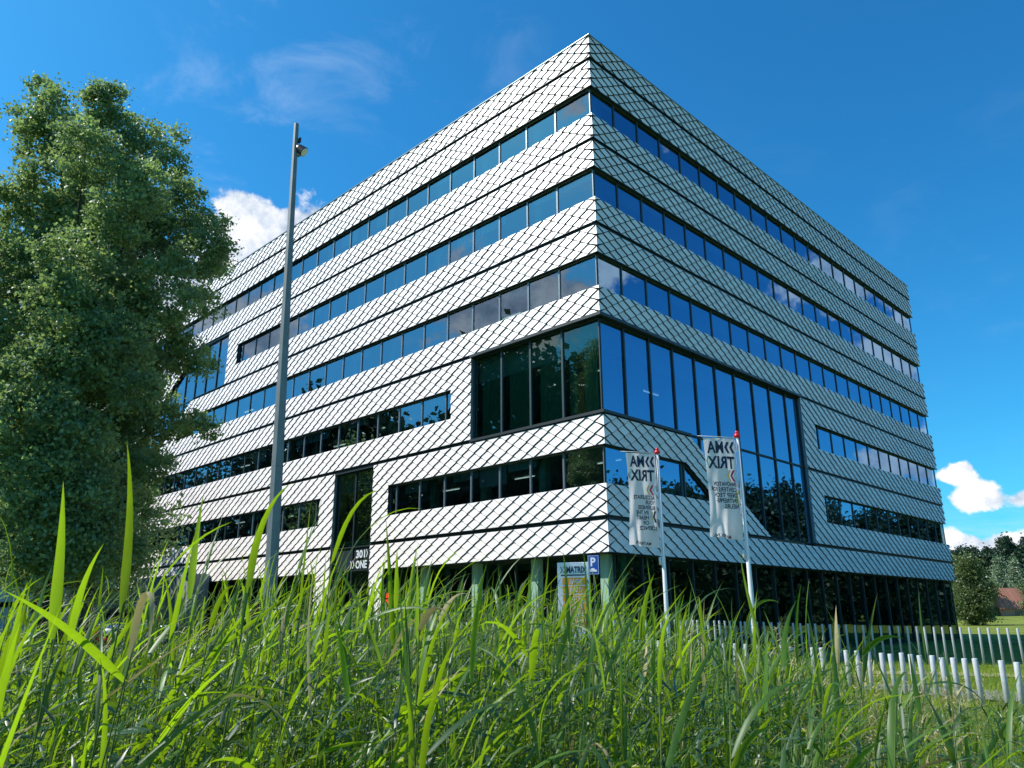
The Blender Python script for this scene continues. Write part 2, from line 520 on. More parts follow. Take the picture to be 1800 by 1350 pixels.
sand = mat('sandy_gravel', (0.40, 0.33, 0.22), 0.95, noise=(5, 0.35, 8), bump=(20, 0.6))
grav = mat('grey_gravel', (0.22, 0.21, 0.20), 0.95, noise=(7, 0.45, 8), bump=(14, 0.8))
pave = mat('grey_paving', (0.20, 0.20, 0.20), 0.9, noise=(1.5, 0.2, 8), bump=(18, 0.3))
strip('sandy_path', [(4, -30), (3.6, -13), (2.6, -8.5), (0, -5.5), (-5, -2.5), (-9, 6), (-11, 14)], [1.4, 1.3, 1.3, 1.3, 1.3, 1.4, 1.5], sand, 0.030)
strip('gravel_strip', [(-3.6, -20), (-3.3, -12.6), (-2.6, -10.0), (-2.6, -7.4), (-4.0, -4.2), (-7.5, -.6)], [2.2, 2.0, 1.9, 1.7, 1.5, 1.2], grav, 0.034)
strip('pavement', [(-6.5, 18), (-7.5, 36), (-8, 60), (-8, 90)], [6, 9, 9, 9], pave, 0.038)

# ------------------------------------------------------------------ the office building
LL, LR, HT = 54.3, 37.4, 25.12
J = [4.905, 8.715, 12.515, 16.325, 20.105, 23.965]
WB = [6.10, 9.94, 13.67, 17.47, 21.30]
WT = [7.52, 11.28, 15.09, 18.86, 22.64]
GAPH = 0.085
bld = empty('office_building', (0, 0, 0), 0, 'large six storey office block clad in white diamond tiles with dark ribbon windows', 'office building')


def PL(s, z, off=0.0): return (-off, s, z)
def PR(s, z, off=0.0): return (s, -off, z)


def clip(poly, a, b, c):
    """keep a*x+b*y<=c"""
    out = []
    n = len(poly)
    for i in range(n):
        p, q = poly[i], poly[(i + 1) % n]
        dp, dq = a * p[0] + b * p[1] - c, a * q[0] + b * q[1] - c
        if dp <= 1e-9: out.append(p)
        if (dp < -1e-9 and dq > 1e-9) or (dp > 1e-9 and dq < -1e-9):
            t = dp / (dp - dq); out.append((p[0] + (q[0] - p[0]) * t, p[1] + (q[1] - p[1]) * t))
    return out


def halfplanes(poly):
    A = sum(poly[i][0] * poly[(i + 1) % len(poly)][1] - poly[(i + 1) % len(poly)][0] * poly[i][1] for i in range(len(poly)))
    if A < 0: poly = poly[::-1]
    hp = []
    for i in range(len(poly)):
        p, q = poly[i], poly[(i + 1) % len(poly)]
        ex, ey = q[0] - p[0], q[1] - p[1]
        hp.append((ey, -ex, ey * p[0] - ex * p[1]))
    return hp


TW, TH, TO = 0.762, 0.455, 0.085


def tiles(mb, P, polys, ztop, th=TH):
    rr = random.Random(int(ztop * 100) + (1 if P is PL else 0))
    for poly in polys:
        hp = halfplanes(poly)
        s0 = min(p[0] for p in poly); s1 = max(p[0] for p in poly); z0 = min(p[1] for p in poly); z1 = max(p[1] for p in poly)
        for jj in range(int((ztop - z1) / (th / 2)) - 1, int((ztop - z0) / (th / 2)) + 2):
            cz = ztop - jj * th / 2
            o = 0.0 if jj % 2 == 1 else 0.5
            for ii in range(int(s0 / TW) - 1, int(s1 / TW) + 2):
                cs = (ii + o) * TW
                kx = .922; hw = TW / 2 * kx; hh = th / 2 * kx          # open joints between the tiles
                d = [(cs, cz + hh), (cs - hw, cz), (cs, cz - hh), (cs + hw, cz)]
                q = d
                for h in hp:
                    q = clip(q, *h)
                    if len(q) < 3: break
                if len(q) < 3: continue
                hj = rr.uniform(-.004, .004); tilt = rr.uniform(-.004, .004)
                def of(p): return TO / 2 - (TO / 2) * (p[1] - cz) / (th / 2) + hj + tilt * (p[0] - cs) / TW + .012
                def pos(p, k):
                    s_ = p[0] if p[0] > 1e-4 else -k
                    return P(s_, p[1], k)
                r_ = rr.random()
                mb.add([pos(p, of(p)) for p in q], [tuple(range(len(q)))], 0, r_)
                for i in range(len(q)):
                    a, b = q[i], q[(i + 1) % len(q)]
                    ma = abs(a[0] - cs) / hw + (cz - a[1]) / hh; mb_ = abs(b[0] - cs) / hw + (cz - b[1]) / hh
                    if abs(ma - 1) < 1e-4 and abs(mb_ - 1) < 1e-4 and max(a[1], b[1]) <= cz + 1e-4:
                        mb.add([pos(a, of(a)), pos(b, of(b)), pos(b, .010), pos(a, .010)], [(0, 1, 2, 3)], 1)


def rect(a, b, z0, z1): return [(a, z0), (b, z0), (b, z1), (a, z1)]


def storey(k): return (J[k] + GAPH, J[k + 1] - GAPH)


# cladding regions per storey: (z at top of lattice, [convex polygons])
E0, E1 = 14.03, 17.40
ZB = 3.72
sL = []
sL.append((J[0] - GAPH, [rect(0, E0, ZB, J[0] - GAPH), rect(E1, LL, ZB, J[0] - GAPH), rect(12.92, E0, 0, ZB), rect(E1, 18.71, 0, ZB)]))
a, b = storey(0)
sL.append((b, [rect(0, 12.8, a, WB[0]), rect(0, 12.8, WT[0], b), rect(12.8, E0, a, b), rect(E1, 18.7, a, b), rect(18.7, LL, a, WB[0]), rect(18.7, LL, WT[0], b)]))
a, b = storey(1)
sL.append((b, [rect(7.12, 8.42, a, b), rect(8.42, LL, a, WB[1]), rect(8.42, LL, WT[1], b)]))
a, b = storey(2)
dR_ = lambda z: 36.3 + (16.41 - z) * 1.68      # right edge of the slanted opening
dL_ = lambda z: 36.6 + (20.02 - z) * 1.76      # its left edge
sL.append((b, [rect(0, 36.3, a, WB[2]), [(36.3, a), (dR_(a), a), (dR_(WB[2]), WB[2]), (36.3, WB[2])],
               rect(0, 36.1, WT[2], b), [(36.1, WT[2]), (dR_(WT[2]), WT[2]), (dR_(b), b), (36.1, b)],
               [(dR_(WT[2]) - 2.2, WT[2]), (dR_(WT[2]), WT[2]), (dR_(WB[2]), WB[2]), (dR_(WB[2]) - 2.2, WB[2])],
               [(dL_(a), a), (LL, a), (LL, WB[2]), (dL_(WB[2]), WB[2])], [(dL_(WT[2]), WT[2]), (LL, WT[2]), (LL, b), (dL_(b), b)],
               [(dL_(WB[2]), WB[2]), (dL_(WB[2]) + 2.4, WB[2]), (dL_(WT[2]) + 2.4, WT[2]), (dL_(WT[2]), WT[2])]]))
a, b = storey(3)
sL.append((b, [rect(0, 30.0, a, WB[3]), rect(0, 30.0, WT[3], b), rect(30.0, 31.4, a, b),
               [(dL_(a), a), (LL, a), (LL, WB[3]), (dL_(WB[3]), WB[3])], [(dL_(WT[3]), WT[3]), (LL, WT[3]), (LL, b), (dL_(b), b)],
               [(dL_(WB[3]), WB[3]), (dL_(WB[3]) + 2.4, WB[3]), (dL_(WT[3]) + 2.4, WT[3]), (dL_(WT[3]), WT[3])]]))
a, b = storey(4)
sL.append((b, [rect(0, LL, a, WB[4]), rect(0, LL, WT[4], b)]))
sL.append((HT, [rect(0, LL, J[5] + GAPH, HT)]))

sR = []
sR.append((J[0] - GAPH, [rect(0, LR, ZB, J[0] - GAPH)]))
dg = lambda z: 5.6 + (8.70 - z) * 1.70         # slanted upper edge of the white corner
dw = lambda z: 5.24 + (7.52 - z) * 1.66        # slanted end of the window below it
RE = 16.55
a, b = storey(0)
sR.append((b, [rect(0, 5.24, WT[0], b), [(5.24, WT[0]), (dg(WT[0]), WT[0]), (dg(b), b), (5.24, b)],
               [(dw(WT[0]), WT[0]), (dw(WB[0]), WB[0]), (dg(WB[0]), WB[0]), (dg(WT[0]), WT[0])],
               [(0, a), (dg(a), a), (dg(WB[0]), WB[0]), (0, WB[0])],
               rect(RE, 18.12, a, b), rect(18.12, LR, a, WB[0]), rect(18.12, LR, WT[0], b)]))
a, b = storey(1)
sR.append((b, [rect(RE, 18.02, a, b), rect(18.02, LR, a, WB[1]), rect(18.02, LR, WT[1], b)]))
for k in (2, 3, 4):
    a, b = storey(k)
    sR.append((b, [rect(0, LR, a, WB[k]), rect(0, LR, WT[k], b)]))
sR.append((HT, [rect(0, LR, J[5] + GAPH, HT)]))

for P, regs in ((PL, sL), (PR, sR)):
    for zt, polys in regs:
        t = MB(); tiles(t, P, polys, zt)
        t.build('tile_cladding', [M['tile'], M['tile_edge']], bld)
        # dark backing wall and thin lip under each piece
        w = MB()
        for poly in polys:
            n = len(poly)
            vs = [P(p[0], p[1], .008) for p in poly] + [P(p[0] if p[0] > .01 else .25, p[1], -.24) for p in poly]
            w.add(vs, [tuple(range(n)), tuple(range(2 * n - 1, n - 1, -1))] + [(i, (i + 1) % n, n + (i + 1) % n, n + i) for i in range(n)])
        w.build('backing_wall', M['dark'], bld)

# lips under and over the white bands (close the tile edges), and dark joints
lip = MB()


def bar(mb, P, s0, s1, z0, z1, o0, o1, mi=0):
    a, b = P(s0, z0, o0), P(s1, z1, o1)
    mb.box(a, b, mi)


CH = 0.10
for P, segs in ((PL, [(ZB, 0, 12.92), (ZB, 18.71, LL), (J[0] + GAPH, 0, E0), (J[0] + GAPH, E1, LL), (WT[0], 0, 12.8), (WT[0], 18.7, LL),
                      (J[1] + GAPH, 7.12, LL), (WT[1], 8.42, LL), (J[2] + GAPH, 0, 42), (J[2] + GAPH, 49.6, LL), (WT[2], 0, 38), (WT[2], 47.5, LL),
                      (J[3] + GAPH, 0, 36.3), (J[3] + GAPH, 43, LL), (WT[3], 0, 30), (WT[3], 41, LL), (J[4] + GAPH, 0, LL), (WT[4], 0, LL), (J[5] + GAPH, 0, LL)]),
                (PR, [(ZB, 0, LR), (J[0] + GAPH, 0, 11.7), (J[0] + GAPH, RE, LR), (WT[0], 0, 5.24), (WT[0], 18.12, LR), (J[1] + GAPH, RE, LR), (WT[1], 18.02, LR),
                      (J[2] + GAPH, 0, LR), (WT[2], 0, LR), (J[3] + GAPH, 0, LR), (WT[3], 0, LR), (J[4] + GAPH, 0, LR), (WT[4], 0, LR), (J[5] + GAPH, 0, LR)])):
    for z, s0, s1 in segs:
        c = -CH + .02 if s0 == 0 else s0
        if P is PR and s0 == 0: c = -CH + .045
        bar(lip, P, c, s1, z - .026, z - .002, -.06, CH - .02 if P is PL else CH - .023)
for zt in J[:]:
    for P, L_, skip in ((PL, LL, {J[0]: [(E0, E1)], J[1]: [], J[2]: [(42.7, 49.3)], J[3]: [(36.4, 43.0)]}), (PR, LR, {J[0]: [(11.8, RE)], J[1]: [(5.7, RE)]})):
        cuts = skip.get(zt, []); s = 0.0 if P is PL else 0.03
        for c0, c1 in cuts + [(L_, L_)]:
            if c0 > s: bar(lip, P, s, c0, zt - GAPH + .004, zt + GAPH - .03, -.2, .0 if P is PL else -.002)
            s = c1
lip.build('joint_strip', M['dark'], bld)

# parapet cap, overhang bar above the big corner glazing, opening reveals
tr = MB()
tr.box((-.10, -.10, HT + .002), (.35, LL, HT + .03)); tr.box((.352, -.10, HT + .002), (LR, .35, HT + .03))
tr.build('parapet_cap', M['mull'], bld)
def one_box(name, a_, b_, m, par=None):
    q_ = MB(); q_.box(a_, b_); return q_.build(name, m, par or bld)


for a_, b_ in (((-.16, -.16, 12.44), (.30, 7.12, 12.56)), ((.302, -.16, 12.44), (RE, .30, 12.56)), ((-.11, -.11, 8.68), (.30, 7.12, 8.79)),
               ((.302, -.11, 8.68), (5.7, .30, 8.79)), ((-.06, E0, 8.56), (.30, E1, 8.62))):
    one_box('overhang_bar', a_, b_, M['dark'])
for a_, b_ in (((-.05, 7.09, 8.80), (.30, 7.118, 12.43)), ((RE - .03, -.06, 4.99), (RE - .002, .3, 12.43)),
               ((-.05, E0 + .002, 0), (.30, E0 + .03, 8.55)), ((-.05, E1 - .03, 0), (.30, E1 - .002, 8.55))):
    one_box('opening_reveal', a_, b_, M['mull'])

# far sides, roof
fs_ = MB()
fs_.box((LR - .25, .3, 0), (LR - .05, LL - .3, HT - .05)); fs_.box((.3, LL - .25, 0), (LR - .26, LL - .05, HT - .05))
fs_.build('rear_wall', M['blind'], bld)
rf = MB(); rf.box((.26, .26, 24.3), (LR - .27, LL - .27, 24.5)); rf.build('roof', M['roof'], bld)

# ---- windows
MOD = 1.68
DEP = -0.11
wins = []      # (area, P, s0, s1, z0, z1, poly)


def win_row(P, s0, s1, z0, z1, first=0.1):
    """cells between mullions at first + k*MOD"""
    es = [s0]
    md_ = 1.715 if P is PL else 1.695
    first = 2.03 if P is PL else 1.64
    k = 0
    while first + k * md_ < s1 - .2:
        if first + k * md_ > s0 + .2: es.append(first + k * md_)
        k += 1
    es.append(s1)
    for a_, b_ in zip(es[:-1], es[1:]):
        mid = Vector(P((a_ + b_) / 2, (z0 + z1) / 2, 0))
        v = mid - CAM; nrm = Vector((-1, 0, 0)) if P is PL else Vector((0, -1, 0))
        app = (b_ - a_) * (z1 - z0) * abs(v.normalized().dot(nrm)) / v.length_squared
        wins.append((app, P, a_, b_, z0, z1, None))


def sl(P, poly): wins.append((1, P, 0, 0, 0, 0, poly))


win_row(PL, .1, 12.8, WB[0], WT[0], .1 + .3)
win_row(PL, 18.7, LL - .2, WB[0], WT[0], .4)
win_row(PL, 8.42, LL - .2, WB[1], WT[1], .4)
win_row(PL, .1, 36.1, WB[2], WT[2], .4)
win_row(PL, 49.0, LL - .2, WB[2], WT[2], .4)
win_row(PL, .1, 30.0, WB[3], WT[3], .4)
win_row(PL, 43.5, LL - .2, WB[3], WT[3], .4)
win_row(PL, .1, LL - .2, WB[4], WT[4], .4)
win_row(PR, .1, 5.24, WB[0], WT[0], 0)
sl(PR, [(5.24, WB[0]), (7.55, WB[0]), (5.24, WT[0])])
win_row(PR, 18.12, LR - .2, WB[0], WT[0], .05)
win_row(PR, 18.02, LR - .2, WB[1], WT[1], .05)
for k in (2, 3, 4): win_row(PR, .1, LR - .2, WB[k], WT[k], 0.02)
wins.sort(key=lambda t: -t[0])


def pane(mb, P, poly, dep=DEP):
    A = sum(poly[i][0] * poly[(i + 1) % len(poly)][1] - poly[(i + 1) % len(poly)][0] * poly[i][1] for i in range(len(poly)))
    if (A > 0) == (P is PL): poly = poly[::-1]          # glass normals face outwards
    mb.add([P(p[0], p[1], dep) for p in poly], [tuple(range(len(poly)))])


def frame(mb, P, poly, w=.035, dep=DEP, t=.05, wv=None):
    """frame bars along polygon edges"""
    n = len(poly)
    cx = sum(p[0] for p in poly) / n; cz = sum(p[1] for p in poly) / n
    for i in range(n):
        p, q = poly[i], poly[(i + 1) % n]
        d = Vector((q[0] - p[0], q[1] - p[1])); L = d.length; d /= L
        nn = Vector((-d.y, d.x))
        if nn.dot(Vector((cx - p[0], cz - p[1]))) < 0: nn = -nn
        ww = (wv or w) if abs(d.x) < .3 else w
        e = 0.0 if abs(d.x) > .3 else .0015
        c = Vector(((p[0] + q[0]) / 2, (p[1] + q[1]) / 2)) + nn * ww / 2
        def V(a, b, o): return Vector(P(a, b, o)) - Vector(P(0, 0, 0))
        mb.obox(P(c.x, c.y, dep + t / 2 - .005), V(d.x, d.y, 0) * (L / 2 - e * 2), V(nn.x, nn.y, 0) * ww / 2, V(0, 0, 1) * (t / 2 - e))


rest_g, rest_f = MB(), MB()
for i, (ap, P, s0, s1, z0, z1, poly) in enumerate(wins):
    pl = poly or rect(s0 + .004, s1 - .004, z0 + .004, z1 - .03)
    gm = M['glass'] if P is PL else M['glassb']
    if P is PL and z1 < 11.5: gm = M['glass']
    if i < 98:
        q = MB(); pane(q, P, pl); w_ = q.build('window', gm, bld)
        q = MB(); frame(q, P, pl, .03, wv=.035); q.build('window_frame', M['mull'] if P is PL else M['frame'], w_)
    else:
        pane(rest_g, P, pl); frame(rest_f, P, pl, .03, wv=.035)
        rest_g.mi[-1] = 0 if P is PL else 1
w_ = rest_g.build('window', [M['glass'], M['glassb']], bld); w_['kind'] = 'stuff'
w2 = rest_f.build('window_frame', M['frame'], w_); w2['kind'] = 'stuff'


def big(P, poly, gm, fm, w=.045, dep=-.14):
    q = MB(); pane(q, P, poly, dep); o = q.build('glass_wall_pane', gm, bld)
    q = MB(); frame(q, P, poly, .03, dep, .07, wv=w); q.build('pane_frame', fm, o)


# corner glazing, left face
for a_, b_ in zip([.0, 1.98, 3.70, 5.36], [1.98, 3.70, 5.36, 7.08]): big(PL, rect(a_ + .1 if a_ == 0 else a_, b_, 8.80, 12.42), M['glassd'], M['frame'])
# right face: storey 2 panes then the slanted lower ones
ms = [.0] + [1.6 + 1.69 * i for i in range(9)] + [RE - .03]
for a_, b_ in zip(ms[:-1], ms[1:]):
    big(PR, rect(a_ + (.1 if a_ == 0 else 0), b_, 8.80, 12.42), M['glassb'], M['dark'])
    lo = rect(a_, b_, 4.93, 8.78)
    # part of the cell right of the slanted edge
    q = clip(lo, -1, -1.70, -(dg(8.70) + 1.70 * 8.70))
    if len(q) >= 3: big(PR, q, M['glassb'], M['dark'])
# entrance
for a_, b_ in ((E0 + .03, 15.69), (15.69, E1 - .03)):
    big(PL, rect(a_, b_, 4.85, 8.55), M['glassd'], M['dark'])
    big(PL, rect(a_, b_, 3.74, 4.85), M['dark'], M['dark'])
    big(PL, rect(a_, b_, 0.05, 3.74), M['glassd'], M['dark'])
# slanted opening far left
for a_ in np.arange(31.4, 50, MOD):
    cell = rect(a_, min(a_ + MOD, 50), 12.6, 20.02)
    for sg, cf in ((1, (1, 1.76, 36.6 + 20.02 * 1.76)), (-1, (-1, -1.68, -(36.3 + 16.41 * 1.68)))):
        pass
    c1_ = clip(cell, 1, 1.76, 36.6 + 20.02 * 1.76)
    up = clip(c1_, 0, -1, -16.40)
    lo = clip(clip(c1_, 0, 1, 16.40), -1, -1.68, -(36.3 + 16.41 * 1.68))
    for q in (up, lo):
        if len(q) >= 3: big(PL, q, M['glass'], M['dark'])

# ground floor glazing
for i in range(23):
    a_ = .55 + i * MOD
    if a_ > LR - .3: break
    q = MB(); pane(q, PR, rect(a_, min(a_ + MOD, LR - .1), .02, ZB - .03), -.25); o = q.build('ground_floor_window', M['glassd'], bld)
    q = MB(); frame(q, PR, rect(a_, min(a_ + MOD, LR - .1), .02, ZB - .03), .04, -.25, .08, wv=.04); q.build('window_frame', M['dark'], o)
for i in range(8):
    a_ = .55 + i * MOD
    b_ = min(a_ + MOD, 12.9)
    if b_ - a_ < .3: break
    q = MB(); pane(q, PL, rect(a_, b_, .02, ZB - .03), -1.15); o = q.build('ground_floor_window', M['glassd'], bld)
    q = MB(); frame(q, PL, rect(a_, b_, .02, ZB - .03), .04, -1.15, .08, wv=.03); q.build('window_frame', M['frame'], o)
for i in range(12):
    a_ = 18.75 + i * MOD
    q = MB(); pane(q, PL, rect(a_, a_ + MOD, .02, ZB - .03), -.6); o = q.build('ground_floor_window', M['glassd'], bld)
    q = MB(); frame(q, PL, rect(a_, a_ + MOD, .02, ZB - .03), .04, -.6, .08, wv=.03); q.build('window_frame', M['dark'], o)
sf = MB(); sf.box((.0, .27, ZB - .028), (1.5, 12.9, ZB - .003)); sf.box((.01, 18.75, ZB - .028), (1.5, LL, ZB - .003)); sf.build('soffit', M['dark'], bld)
gw = MB(); gw.box((.62, 39.0, -.1), (.8, LL - .02, ZB - .03)); gw.build('ground_floor_wall', M['concrete'], bld)
# green columns along the ground floor
for i in range(4):
    q = MB(); s = .42 + 3.36 * i
    q.box((.45, s, 0), (.75, s + .34, ZB - .03)); q.build('column', M['green'], bld)
q = MB(); q.box((1.35, .50, 0), (1.65, .84, ZB - .03)); q.build('column', M['green'], bld)

# interiors: slabs with light ceilings, core walls, sage columns, lamps, blinds, curtains
for k in range(6):
    q = MB()
    z0 = (WT[k - 1] if k else ZB) + .10
    z1 = J[k] + .25 if k else J[0] + .3
    q.box((.50, .50, z0), (LR - .3, LL - .3, z1)); q.build('floor_slab', M['ceil'], bld)
q = MB(); q.box((.5, .5, WT[4] + .1), (LR - .3, LL - .3, 24.25)); q.build('floor_slab', M['ceil'], bld)
q = MB(); q.box((.27, .5, .02), (LR - .3, LL - .3, .06)); q.build('ground_floor_slab', M['core'], bld)
q = MB()
tops = [ZB + .1] + [w + .1 for w in WT]; bots = [.06] + [J[0] + .3] + [J[k] + .25 for k in range(1, 5)]
for z0, z1 in zip(bots, tops):
    q.box((7.5, 7.5, z0 + .002), (LR - 8, LL - 8, z1 - .002))
    for y in (16.8, 26.9, 37, 47): q.box((.9, y, z0 + .002), (7.49, y + .12, z1 - .002))
    for x in (13.4, 23.5, 31.9): q.box((x, .9, z0 + .002), (x + .12, 7.49, z1 - .002))
q.build('core_wall', M['core'], bld)
rr = random.Random(5)
for k in range(5):
    z0, z1 = bots[k + 1] + .003, tops[k + 1] - .003
    for i in range(14):
        s = .16 + 3.36 * i + (.0 if i == 0 else -.16)
        if k == 1 and s < 7: continue
        if k == 0 and 13 < s < 18: continue
        q = MB(); q.box((.52, s, z0), (.84, s + .34, z1)); q.build('inner_column', M['green'], bld)
    for i in range(1, 8):
        s = 5.0 * i
        q = MB(); q.box((s, .52, z0), (s + .34, .84, z1)); q.build('inner_column', M['green'], bld)
    for i in range(9):
        if rr.random() < .55: continue
        y = 1.6 + 5 * i; x = 2.2 + rr.uniform(0, 1.2)
        q = MB(); q.box((x, y, z1 - .05), (x + .035, y + 1.2, z1 - .02)); q.build('ceiling_lamp', M['lamp'], bld)
    for i in range(5):
        if rr.random() < .75: continue
        x = 1.4 + 5 * i; y = 2.0 + rr.uniform(0, 1.2)
        q = MB(); q.box((x, y, z1 - .05), (x + 1.2, y + .035, z1 - .02)); q.build('ceiling_lamp', M['lamp'], bld)
    for P, L_ in ((PL, 30), (PR, LR - 2)):
        n = 0; s = .15
        while s < L_ and n < 14:
            if rr.random() < .38:
                d = rr.choice((.35, .5, .5, .8)); q = MB()
                a_, b_ = P(s + .05, WT[k] - d, -.24), P(s + MOD - .05, WT[k] + .02, -.25)
                skip = (P is PL and ((k == 1 and s < 8.4) or (k == 0 and 11.5 < s < 19))) or (P is PR and k < 2 and s < 18)
                if not skip: q.box(a_, b_); q.build('roller_blind', M['blind'], bld); n += 1
            s += MOD


def curtain(P, s0, s1, z0, z1, dep):
    q = MB(); n = int((s1 - s0) / .045)
    for i in range(n + 1):
        s = s0 + (s1 - s0) * i / n
        o = dep + .05 * math.sin(i * 1.1) + .02 * math.sin(i * .37)
        q.v += [P(s, z0, o), P(s, z1, o)]
    for i in range(n):
        q.f.append([2 * i, 2 * i + 2, 2 * i + 3, 2 * i + 1]); q.mi.append(0); q.rnd.append(.5)
    q.build('curtain', M['curtain'], bld)


for a_, b_ in ((.5, 1.2), (1.5, 1.95), (2.2, 3.5), (4.0, 5.2), (5.6, 6.9)): curtain(PL, a_, b_, 8.98, 11.35, -.42)
for a_, b_ in ((.5, 1.5), (2.0, 3.1), (14.2, 15.0)): curtain(PR, a_, b_, 8.98, 11.35, -.42)
# number and name over the entrance
def wall_text(P, s, z, txt, size, m, width, dirn, off=.02, bold=0.012, name='lettering', parent=None):
    """dirn=-1: reading direction runs towards smaller s"""
    vs, fs = text_mesh(txt, size, width, .006, bold)
    q = MB(); q.add([P(s + dirn * v.x, z + v.y, off + v.z) for v in vs], fs); return q.build(name, m, parent or bld)


wall_text(PL, 15.33, 4.32, '301', .50, M['signw'], .74, -1, -.07)
wall_text(PL, 15.33, 3.83, 'ONE', .50, M['signw'], .92, -1, -.07)
q = MB()
for c0, z0 in ((14.52, 4.32), (15.80, 3.83), (15.60, 3.83)):
    p = chevron(.15, .37, .05); q.prism([(c0 - x, z0 + y) for x, y in p], -.07, -.076, 0, lambda a_, b_, y_: PL(a_, b_, y_))
q.build('chevron_mark', M['signw'], bld)

# concrete entrance block in front of the left wing
o = MB(); o.box((-1.3, 30.5, gz(-1, 31) - .3), (-.12, 39.4, 4.15)); o = o.build('concrete_portal', M['concrete'])
tag(o, 'plain grey concrete entrance block standing against the left wing under the tiles', 'wall')
q = MB(); q.box((-1.32, 33.6, .2), (-1.301, 35.0, 2.8)); q.build('doorway', M['black'], o)


# ------------------------------------------------------------------ trees
def leaves_mesh(name, centers, size, m, parent, aspect=.75, rnd=None, squash=1.0):
    n = len(centers)
    a = rng.normal(size=(n, 3)); a[:, 2] *= squash; a /= np.linalg.norm(a, axis=1)[:, None]
    b = rng.normal(size=(n, 3)); b -= a * (a * b).sum(1)[:, None]; b /= np.linalg.norm(b, axis=1)[:, None]
    c = np.cross(a, b)
    sz = size * rng.uniform(.55, 1.35, n)[:, None]
    p0 = centers - a * sz * .5; p1 = centers + b * sz * .5 * aspect + c * sz * .12
    p2 = centers + a * sz * .5; p3 = centers - b * sz * .5 * aspect + c * sz * .12
    V = np.stack([p0, p1, p2, p3], 1).reshape(-1, 3)
    Fq = np.arange(n * 4).reshape(n, 4)
    if rnd is None: rnd = rng.random(n)
    return np_mesh(name, V, Fq, rnd, m, parent)


def crown_points(lobes, per, clump_r, n_per):
    """lobes: (centre, (rx,ry,rz)); leaves gather in clumps spread through each lobe, thicker near its skin"""
    out = []; rn = []
    for c, r in lobes:
        k = max(4, int(per * (r[0] * r[1] * r[2]) ** (2 / 3)))
        d = rng.normal(size=(k, 3)); d /= np.linalg.norm(d, axis=1)[:, None]
        rad = rng.uniform(.35, 1.06, k) ** .6
        cc_ = np.array(c) + d * rad[:, None] * np.array(r)
        for q_ in cc_:
            nn = int(n_per * rng.uniform(.4, 1.5))
            cr = clump_r * rng.uniform(.6, 1.4)
            out.append(q_ + rng.normal(size=(nn, 3)) * cr * np.array((.55, .55, .42)))
            rn.append(np.clip(rng.uniform(.1, .8) + rng.normal(size=nn) * .15, 0, 1))
    return np.concatenate(out), np.concatenate(rn)


def trunk_mesh(name, base, top, r0, r1, limbs, parent, m=None):
    q = MB()
    base, top = Vector(base), Vector(top)
    n = 7; pts = []
    for i in range(n):
        t = i / (n - 1); p = base.lerp(top, t); pts.append(p + Vector((math.sin(t * 7) * .12, math.cos(t * 5) * .12 - .12, 0)) * r0)
    q.tube(pts, [r0 * (1.35 if i == 0 else 1) * (1 - i / (n - 1)) + r1 * i / (n - 1) for i in range(n)], 10)
    for e, t, rr_ in limbs:
        a_ = base.lerp(top, t); e = Vector(e); mid = a_.lerp(e, .5) + Vector((0, 0, -(e - a_).length * .08 + .1))
        q.tube([a_, a_.lerp(mid, .6), mid, mid.lerp(e, .6), e], [rr_, rr_ * .85, rr_ * .6, rr_ * .4, rr_ * .15], 6)
    return q.build(name, m or M['bark'], parent, smooth=True)


# the big poplar on the left: crown lobes traced with their own depth around 27 m away
DT = 27.0
big_lobes = []
L_px = [(28, 196, 14), (48, 222, 22), (72, 158, 24), (178, 158, 22), (205, 170, 20), (100, 175, 20), (272, 222, 14), (312, 238, 18), (385, 430, 28), (378, 390, 22), (392, 455, 18), (120, 400, 70), (200, 480, 80), (110, 520, 90), (250, 380, 60), (180, 640, 80), (78, 205, 34), (62, 250, 30), (110, 235, 50), (180, 190, 42), (205, 235, 50), (150, 270, 60), (235, 275, 45), (268, 250, 24), 
        (300, 290, 38), (260, 330, 60), (190, 340, 75), (100, 330, 75), (60, 400, 80), (330, 345, 36), (300, 400, 60), (365, 395, 30), (345, 450, 50),
        (230, 430, 85), (150, 450, 90), (40, 500, 95), (370, 470, 30), (290, 510, 70), (350, 530, 35), (180, 560, 100), (80, 620, 105), (270, 600, 70),
        (320, 620, 38), (350, 640, 20), (375, 640, 16), (-40, 470, 90), (-60, 620, 110), (-30, 330, 40), (160, 690, 100), (250, 700, 55), (290, 740, 40), (340, 745, 28), (370, 755, 18),
        (60, 780, 110), (190, 800, 85), (270, 820, 38), (-60, 800, 110), (130, 890, 90), (230, 890, 50), (40, 930, 95), (-50, 950, 80), (180, 960, 65), (230, 985, 35), (100, 990, 55), (300, 960, 0)]
rl = random.Random(3)
for px, py, rp in L_px:
    if rp <= 0: continue
    dd = DT + rl.uniform(-3.2, 3.2) * (1 if rp > 45 else .5)
    c = at(px, py, dd); rm = rp * dd / 1400 * .90
    big_lobes.append((c, (rm, rm, rm)))
tb = at(85, 1120, 27.5)
tree = empty('poplar_tree', (tb.x, tb.y, 0), 0, 'tall broad poplar filling the left edge, its green crown overlapping the office front', 'tree')


def rel(o, lobes): return [(Vector(c) - o.location, r) for c, r in lobes]


